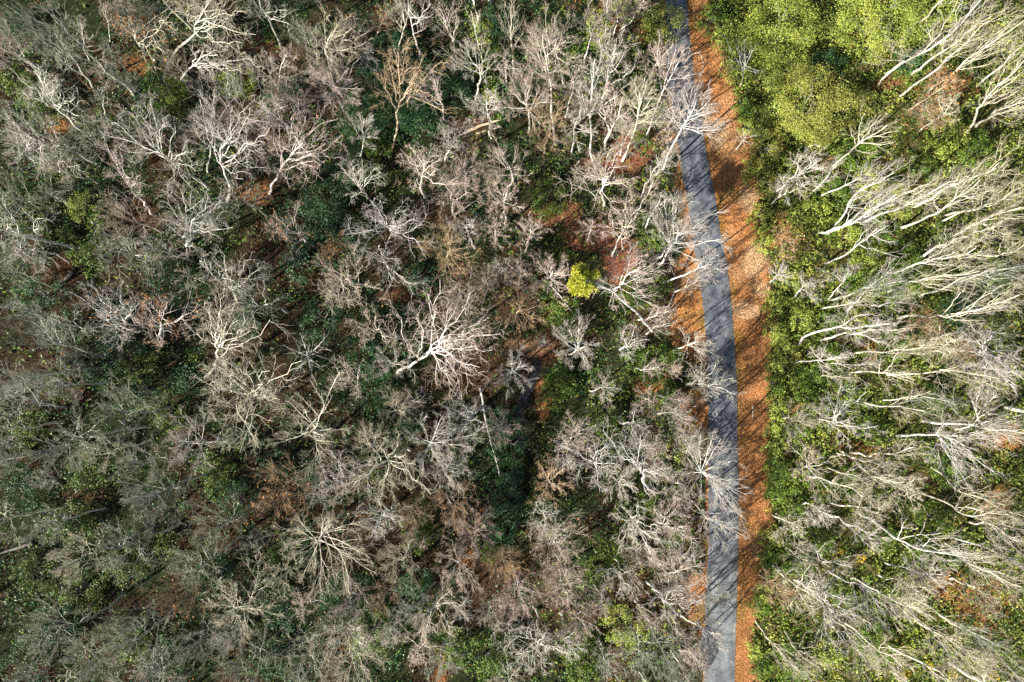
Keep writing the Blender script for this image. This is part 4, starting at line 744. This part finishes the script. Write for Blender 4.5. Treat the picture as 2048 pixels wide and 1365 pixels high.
# the leaning pine: pale pole from the ground by the road up and left to a sunlit tuft
rng = np.random.default_rng(5)
pb = np.array(ground_at(1306., 664.)); ptop = unproj(1168, 560, pb[2] + 19.5)
pts = [pb, unproj(1262, 620, pb[2] + 7.5), unproj(1222, 585, pb[2] + 13.5), ptop]
pts = [np.array(p) - pb for p in pts]
tr = trunk_line(pts, rng, .4)
pine = link('leaning_pine', None, None, Vector(pb - np.array((0, 0, .15)))); pine.empty_display_size = .5
g = Geo(); tubes(g, tr[None], (.19 * (1 - .66 * np.linspace(0, 1, 13)))[None], 10); o = link('trunk', g.mesh('trunk', BARK['w']), pine)
gl, gn = Geo(), Geo()
cen = tr[-1] + np.array((0, 0, -1.6)); tips_ = []
for i in range(46):
    d = nrm(rng.normal(size=3)); d[2] = d[2] * .9 + .15
    tips_.append(cen + d * np.array((1.75, 1.75, 1.9)) * rng.uniform(.4, 1.05))
tips_ = np.array(tips_); ta = np.clip(12 - rng.uniform(.2, 3.0, 46), 0, 11.99); i0 = ta.astype(int); f = (ta - i0)[:, None]
A = tr[i0] * (1 - f) + tr[i0 + 1] * f; t = np.linspace(0, 1, 4)[None, :, None]
tubes(gl, A[:, None] * (1 - t) + tips_[:, None] * t + np.array((0, 0, -.3)) * (t * (1 - t)) * 2, .05 * np.linspace(1, .4, 4)[None].repeat(46, 0), 4)
nb = 10; A = np.repeat(tr[8:11], 3, 0) + rng.normal(size=(9, 3)) * .1; E = A + rng.normal(size=(9, 3)) * np.array((1.3, 1.3, .5))
cones(gl, A, E, np.full(9, .04))
for c in tips_:
    n = 130; d = nrm(rng.normal(size=(n, 3)) + np.array((0, 0, .5))); p = c + d * rng.uniform(.1, .62, n)[:, None]
    leaves(gn, p, np.cross(d, rng.normal(size=(n, 3))), .30, rng, .25, np.clip(rng.normal(.5, .25, n), 0, 1))
link('branches', gl.mesh('branches', BARK['k']), pine); c = link('needles', gn.mesh('needles', LEAF['pine'], False), pine); c['kind'] = 'stuff'
props(pine, 'tall pine leaning left with a bare white pole trunk and one yellow-green tuft', 'pine tree')

# ------------------------------------------------------------------ fallen wood
def log(pxs, r, pal, label, name='fallen_log', lift=0.0, cat='log'):
    rng = np.random.default_rng(int(pxs[0][0] + pxs[-1][1]))
    p = ground_at(np.array([q[0] for q in pxs], float), np.array([q[1] for q in pxs], float)); p[:, 2] += r * .7 + np.linspace(0, lift, len(pxs))
    b0 = p[0].copy(); L = trunk_line(p - b0, rng, .5); K = 13
    g = Geo(); tubes(g, L[None], (r * (1 - .5 * np.linspace(0, 1, K)) * rng.uniform(.93, 1.07, K))[None], 9, True)
    o = link(name, None, None, Vector(b0)); o.empty_display_size = .5; link('trunk', g.mesh('trunk', BARK[pal], False), o)
    st, _ = spawn(L[None], np.full((1, K), r * .4), 7, .3, 1, 1.0, .12, 4, .15, .1, rng, .6, .015)
    g2 = Geo(); tubes(g2, st, np.full(st.shape[:2], .03) * np.linspace(1.2, .4, 4)[None], 4); link('branch_stubs', g2.mesh('branch_stubs', BARK[pal]), o)
    props(o, label, cat, 'fallen logs and poles'); return o
log([(930, 268), (968, 250), (1012, 238)], .22, 't', 'pale thick log lying under the pinkish broom crown, upper middle')
log([(952, 268), (1002, 254)], .11, 't', 'thin pale log lying beside a thicker one, upper middle')
log([(606, 1206), (575, 1243), (542, 1282)], .26, 'l', 'straight grey log pointing down-left at the lower left of centre')
log([(146, 545), (112, 585)], .26, 'l', 'short grey log on dark leaves near the left edge')
log([(200, 455), (178, 490)], .22, 'l', 'short dark grey log under the bright glossy bush, left side')
log([(66, 1085), (0, 1108)], .24, 'l', 'stout grey log cut by the left edge')
log([(910, 431), (973, 389)], .12, 'k', 'thin pole lying above the tan broom crown', 'fallen_pole', .5)
log([(672, 433), (704, 452)], .12, 'w', 'short white stick in the dark hollow', 'fallen_pole', .3)
log([(960, 777), (972, 850), (988, 900), (1000, 945)], .13, 'k', 'long thin tan pole lying left of the creek', 'fallen_pole', 2.5)
log([(1164, 647), (1130, 607), (1099, 574)], .13, 'k', 'thin pole slanting below the yellow pine tuft', 'fallen_pole', 2.0)
log([(1092, 645), (1130, 622), (1165, 608)], .12, 't', 'brown bowed pole crossing under the pine', 'fallen_pole', .6)
log([(1328, 632), (1345, 590), (1352, 560)], .14, 'l', 'dark fallen limb on the orange left verge', 'fallen_limb', .6)
log([(1340, 600), (1358, 570)], .09, 'l', 'forked dark stick on the orange left verge', 'fallen_limb', .3)
log([(268, 862), (240, 840)], .2, 'l', 'grey stub of a log beside dark shrubs, left side')
log([(0, 925), (60, 945)], .2, 'l', 'rotten grey log at the left edge')
log([(1640, 905), (1600, 890)], .12, 'l', 'dark stick on the leaf-brown patch right of the verge', 'fallen_limb')
log([(1402, 110), (1408, 132), (1398, 152)], .05, 't', 'curled tan vine lying on the upper orange verge', 'fallen_vine', 0, 'vine')
log([(1506, 812), (1505, 838)], .06, 'c', 'pale yellow stick lying on the right verge beside a shadow', 'fallen_stick', 0, 'stick')

# ------------------------------------------------------------------ ground cover that nobody could count
def scatter(n, seed):
    rng = np.random.default_rng(seed)
    x, y = rng.uniform(-86, 86, n), rng.uniform(-62, 62, n); z = terrain(x, y); P = np.stack([x, y, z], -1); px, py = proj(P)
    return rng, P, px, py
def free(px, py, m=0): return (px < xlv(py) - 3 - m) | (px > xv(py) + m)
def soilness(px, py, w):
    s = np.zeros(px.shape)
    for a, c in patch_masks(px, py, w): s = np.maximum(s, a)
    return s
for nm, col, n, sd, hmax, size, side in (('evergreen_undergrowth', 'dark', 26000, 101, 1.8, .27, 'w'), ('green_undergrowth', 'mid', 30000, 102, 1.6, .30, 'e'), ('bright_undergrowth', 'lime', 40000, 104, 1.5, .28, 'e'), ('brown_undergrowth', 'brown', 4600, 103, .9, .22, 'a')):
    rng, P, px, py = scatter(n, sd)
    cl = fbm(P[:, 0], P[:, 1], 6.5, sd); w = fbm(P[:, 0], P[:, 1], 2.2, 5)
    east_ = px > xv(py) - 2
    dens = np.clip((cl - .33) * 5, .06, 1)
    if side == 'w': dens = dens * np.where(east_, .12, np.where(px > 1080, .45, 1))
    elif side == 'e': dens = dens * np.where(east_, 1.25, np.where(px > 1080, .75 if nm[0] == 'g' else .22, .30 if nm[0] == 'g' else 0)); dens = np.maximum(dens, (east_ & (px < xv(py) + 26)) * .9)
    else: dens = dens * np.where(east_, .9, np.where(px > 700, .8, .45))
    keep = free(px, py, 2) & (rng.random(n) < dens * (1 - .66 * soilness(px, py, w))) & (dist_line(P[:, 0], P[:, 1], CREEK) > 1.7)
    P = P[keep]; m = 8; k = len(P); szf = rng.uniform(.6, 1.5, k)
    hh = hmax * rng.random(k) ** 1.6 * (1 - .6 * (np.abs(proj(P)[0] - xv(proj(P)[1])) < 24))
    C = P[:, None] + rng.normal(size=(k, m, 3)) * np.array((.42, .42, .16)); C[..., 2] += (hh[:, None] + .12) * rng.uniform(.45, 1.0, (k, m))
    C[..., 2] = np.maximum(C[..., 2], terrain(C[..., 0], C[..., 1]) + .05)
    g = Geo(); rv = np.clip(rng.normal(.45, .2, (k, 1)) + rng.normal(0, .12, (k, m)), 0, 1)
    leaves(g, C.reshape(-1, 3), rng.normal(size=(k * m, 3)) * .65 + np.array((0, 0, .8)), (size * np.repeat(szf, m)), rng, .6, rv.ravel())
    props(link(nm, g.mesh(nm, LEAF[col], False)), kind='stuff')
# leafless brush
rng, P, px, py = scatter(1600, 110)
cl = fbm(P[:, 0], P[:, 1], 8, 55); w = fbm(P[:, 0], P[:, 1], 2.2, 5)
keep = free(px, py, 6) & (rng.random(len(P)) < np.clip((cl - .34) * 4, .05, 1) * (1 - .66 * soilness(px, py, w)))
P = P[keep]; k = len(P); m = 5; hh = rng.uniform(.8, 3.2, k)
d = nrm(rng.normal(size=(k, m, 3)) * np.array((.55, .55, .2)) + np.array((0, 0, 1.)))
t = np.linspace(0, 1, 3)[None, :, None]; A = np.repeat(P, m, 0)[:, None]; D = (d * hh[:, None, None]).reshape(-1, 1, 3)
L = A + D * t + rng.normal(size=(k * m, 3, 3)) * .10 * t * np.repeat(hh, m)[:, None, None]
g = Geo(); R0 = np.full((k * m, 3), .015) * np.linspace(1.2, .6, 3)[None]; tubes(g, L, R0, 3)
T4, RT = spawn(L, R0, 4, .3, 1, .6, .45, 2, .1, .1, rng, .8, .009); cones(g, T4[:, 0], T4[:, 1], RT[:, 0])
props(link('leafless_brush', g.mesh('leafless_brush', BARK['t'])), kind='stuff')
# fallen leaves: thick on the verge, thin on the road and in the woods
rng, P, px, py = scatter(90000, 120)
verge = ((px > xr(py) + 1) & (px < xv(py) + 8)) | ((px < xl(py) - 1) & (px > xlv(py) - 3) & (xl(py) - xlv(py) > 11)); onroad = (px > xl(py) + 4) & (px < xr(py) - 3)
w = fbm(P[:, 0], P[:, 1], 2.2, 5); so = soilness(px, py, w)
keep = rng.random(len(P)) < np.where(verge, 1.0, np.where(onroad, np.where(np.minimum(px - xl(py), xr(py) - px) < 9, .3, .03), np.clip(np.where(px < 1100, .03, .1) + so * .8, 0, .8)))
P, onroad = P[keep], onroad[keep]; P[:, 2] += np.where(onroad, .13, .05)
g = Geo(); leaves(g, P, rng.normal(size=P.shape) * .35 + np.array((0, 0, 1.)), .13, rng, .6)
vr = np.random.default_rng(121); yy = vr.uniform(-60, 1420, 34000); xx = xr(yy) + 1 + (xv(yy) + 6 - xr(yy)) * vr.random(34000); Pv = ground_at(xx, yy); Pv[:, 2] += .04
leaves(g, Pv, vr.normal(size=Pv.shape) * .4 + np.array((0, 0, 1.)), .11, vr, .55); props(link('fallen_leaves', g.mesh('fallen_leaves', LEAF['litter'], False)), kind='stuff')

# woodland beyond the frame: one mass, it only lends its shade and fills a sidestep
g = Geo(); rng = np.random.default_rng(200); cnt = 0
while cnt < 30:
    x, y = rng.uniform(-98, 98), rng.uniform(-76, 76)
    z = float(terrain(x, y)); px, py = proj(np.array((x, y, z + 14.)))
    if -30 < px < 2080 and -30 < py < 1395: continue
    if abs(px - float(xr(np.clip(py, -300, 1600)))) < 190: continue
    cnt += 1; h = rng.uniform(12, 19); tr = trunk_line([(x, y, z - .1), (x + rng.normal() * .6, y + rng.normal() * .6, z + h)], rng, .7)
    r0 = .014 * h + .05; tubes(g, tr[None], (r0 * (1 - .78 * np.linspace(0, 1, 13)))[None], 6)
    L1, R1 = spawn(tr[None], (r0 * (1 - .7 * np.linspace(0, 1, 13)))[None], 12, .45, .95, .8, .32, 6, .22, .12, rng, .45, .03); tubes(g, L1, R1, 4)
    L2, R2 = spawn(L1, R1, 6, .25, 1, .7, .5, 4, .2, .1, rng, .6, .02); tubes(g, L2, R2, 3)
    T4, RT = spawn(L2, R2, 6, .2, 1, .6, .6, 2, .1, .1, rng, .7, .013); cones(g, T4[:, 0], T4[:, 1], RT[:, 0])
props(link('woodland', g.mesh('woodland', BARK['c'])), kind='stuff')

# ------------------------------------------------------------------ labels
MARK = [('leaning pine', 1180, 568), ('bleached dead snag', 612, 710), ('roadside white starburst', 1412, 945), ('round lime bush', 1786, 397), ('black road patch', 1415, 1290), ('dark green hollow', 760, 200), ('red bare soil', 1200, 480),
        ('lone yellow-green bush', 470, 158), ('drab olive evergreen', 1640, 195), ('cream verge sand', 1510, 530), ('pale fuzzy crown', 602, 865), ('tan broom crown', 890, 492), ('dark creek', 1025, 930), ('straight grey log', 572, 1245),
        ('stubby grey trunk', 230, 862), ('dazzling white crown', 1968, 830), ('lower end of the creek', 895, 1330), ('upper left corner', 0, 0), ('upper right corner', 2048, 0), ('lower left corner', 0, 1365), ('lower right corner', 2048, 1365),
        ('lower right orange earth', 1955, 1205), ('brown left hollow', 250, 430), ('pale sunburst crown', 664, 64), ('upper road bend', 1400, 290), ('brown-leaved left tree', 320, 620), ('pale feathery crown', 470, 1212), ('sandy roadside gap', 1330, 270),
        ('glossy bush at top centre', 985, 150), ('mid-road white tree', 1385, 455), ('russet-leaved tree', 1900, 165), ('star-armed cream tree', 765, 925), ('wide-armed white tree', 1075, 1295), ('long level trunk', 1900, 610)]
D8 = ['right of', 'upper right of', 'above', 'upper left of', 'left of', 'lower left of', 'below', 'lower right of']
def where(x, y, skip=()):
    best = sorted((math.hypot(x - a, y - b_), n, a, b_) for n, a, b_ in MARK if n not in skip)
    d, n, a, b_ = best[0]
    k = int(round(math.degrees(math.atan2(b_ - y, x - a)) / 45)) % 8
    far = 'close ' if d < 75 else ('' if d < 170 else 'well ')
    return far + D8[k] + ' the ' + n, n
used = {}
def settle(items, setter_):
    def setter(it, l):
        for w_ in ('well ', 'small ', 'large '):
            if len(l.split()) > 16: l = l.replace(w_, '', 1)
        setter_(it, l)
    todo = {}
    for it in items:
        o, look, (x, y), lab, r = it[:5]
        if lab: setter(it, lab); used[lab] = 1; continue
        sz = 'small ' if r < 36 else ('large ' if r > 62 else '')
        if 'leaves' in look or 'leafy' in look: sz = ''
        w, n = where(x, y); todo.setdefault(sz + look + ' ' + w, []).append((it, n, sz))
    for lab, L in todo.items():
        if len(L) == 1 and lab not in used: setter(L[0][0], lab); used[lab] = 1; continue
        L.sort(key=lambda q: q[0][2][1])
        rank = {2: ['upper of two', 'lower of two'], 3: ['topmost of three', 'middle of three', 'lowest of three']}
        for i, (it, n, sz) in enumerate(L):
            if len(L) in rank: l2 = lab + ', ' + rank[len(L)][i]
            else:
                w2, n2 = where(it[2][0], it[2][1], (n,)); l2 = sz + it[1] + ' ' + w2
                if l2 in used: l2 += ', nearer the ' + n
            setter(it, l2); used[l2] = 1
settle(ALLTREES, lambda it, l: props(it[0], l, 'dead tree' if it[0].name.startswith('dead') else 'tree', GS if it[2][0] > 1490 else GW))
settle(BUSH, lambda it, l: props(it[0], l, it[5], 'evergreen trees east of the road' if it[6] else 'leafy shrubs in the woods'))
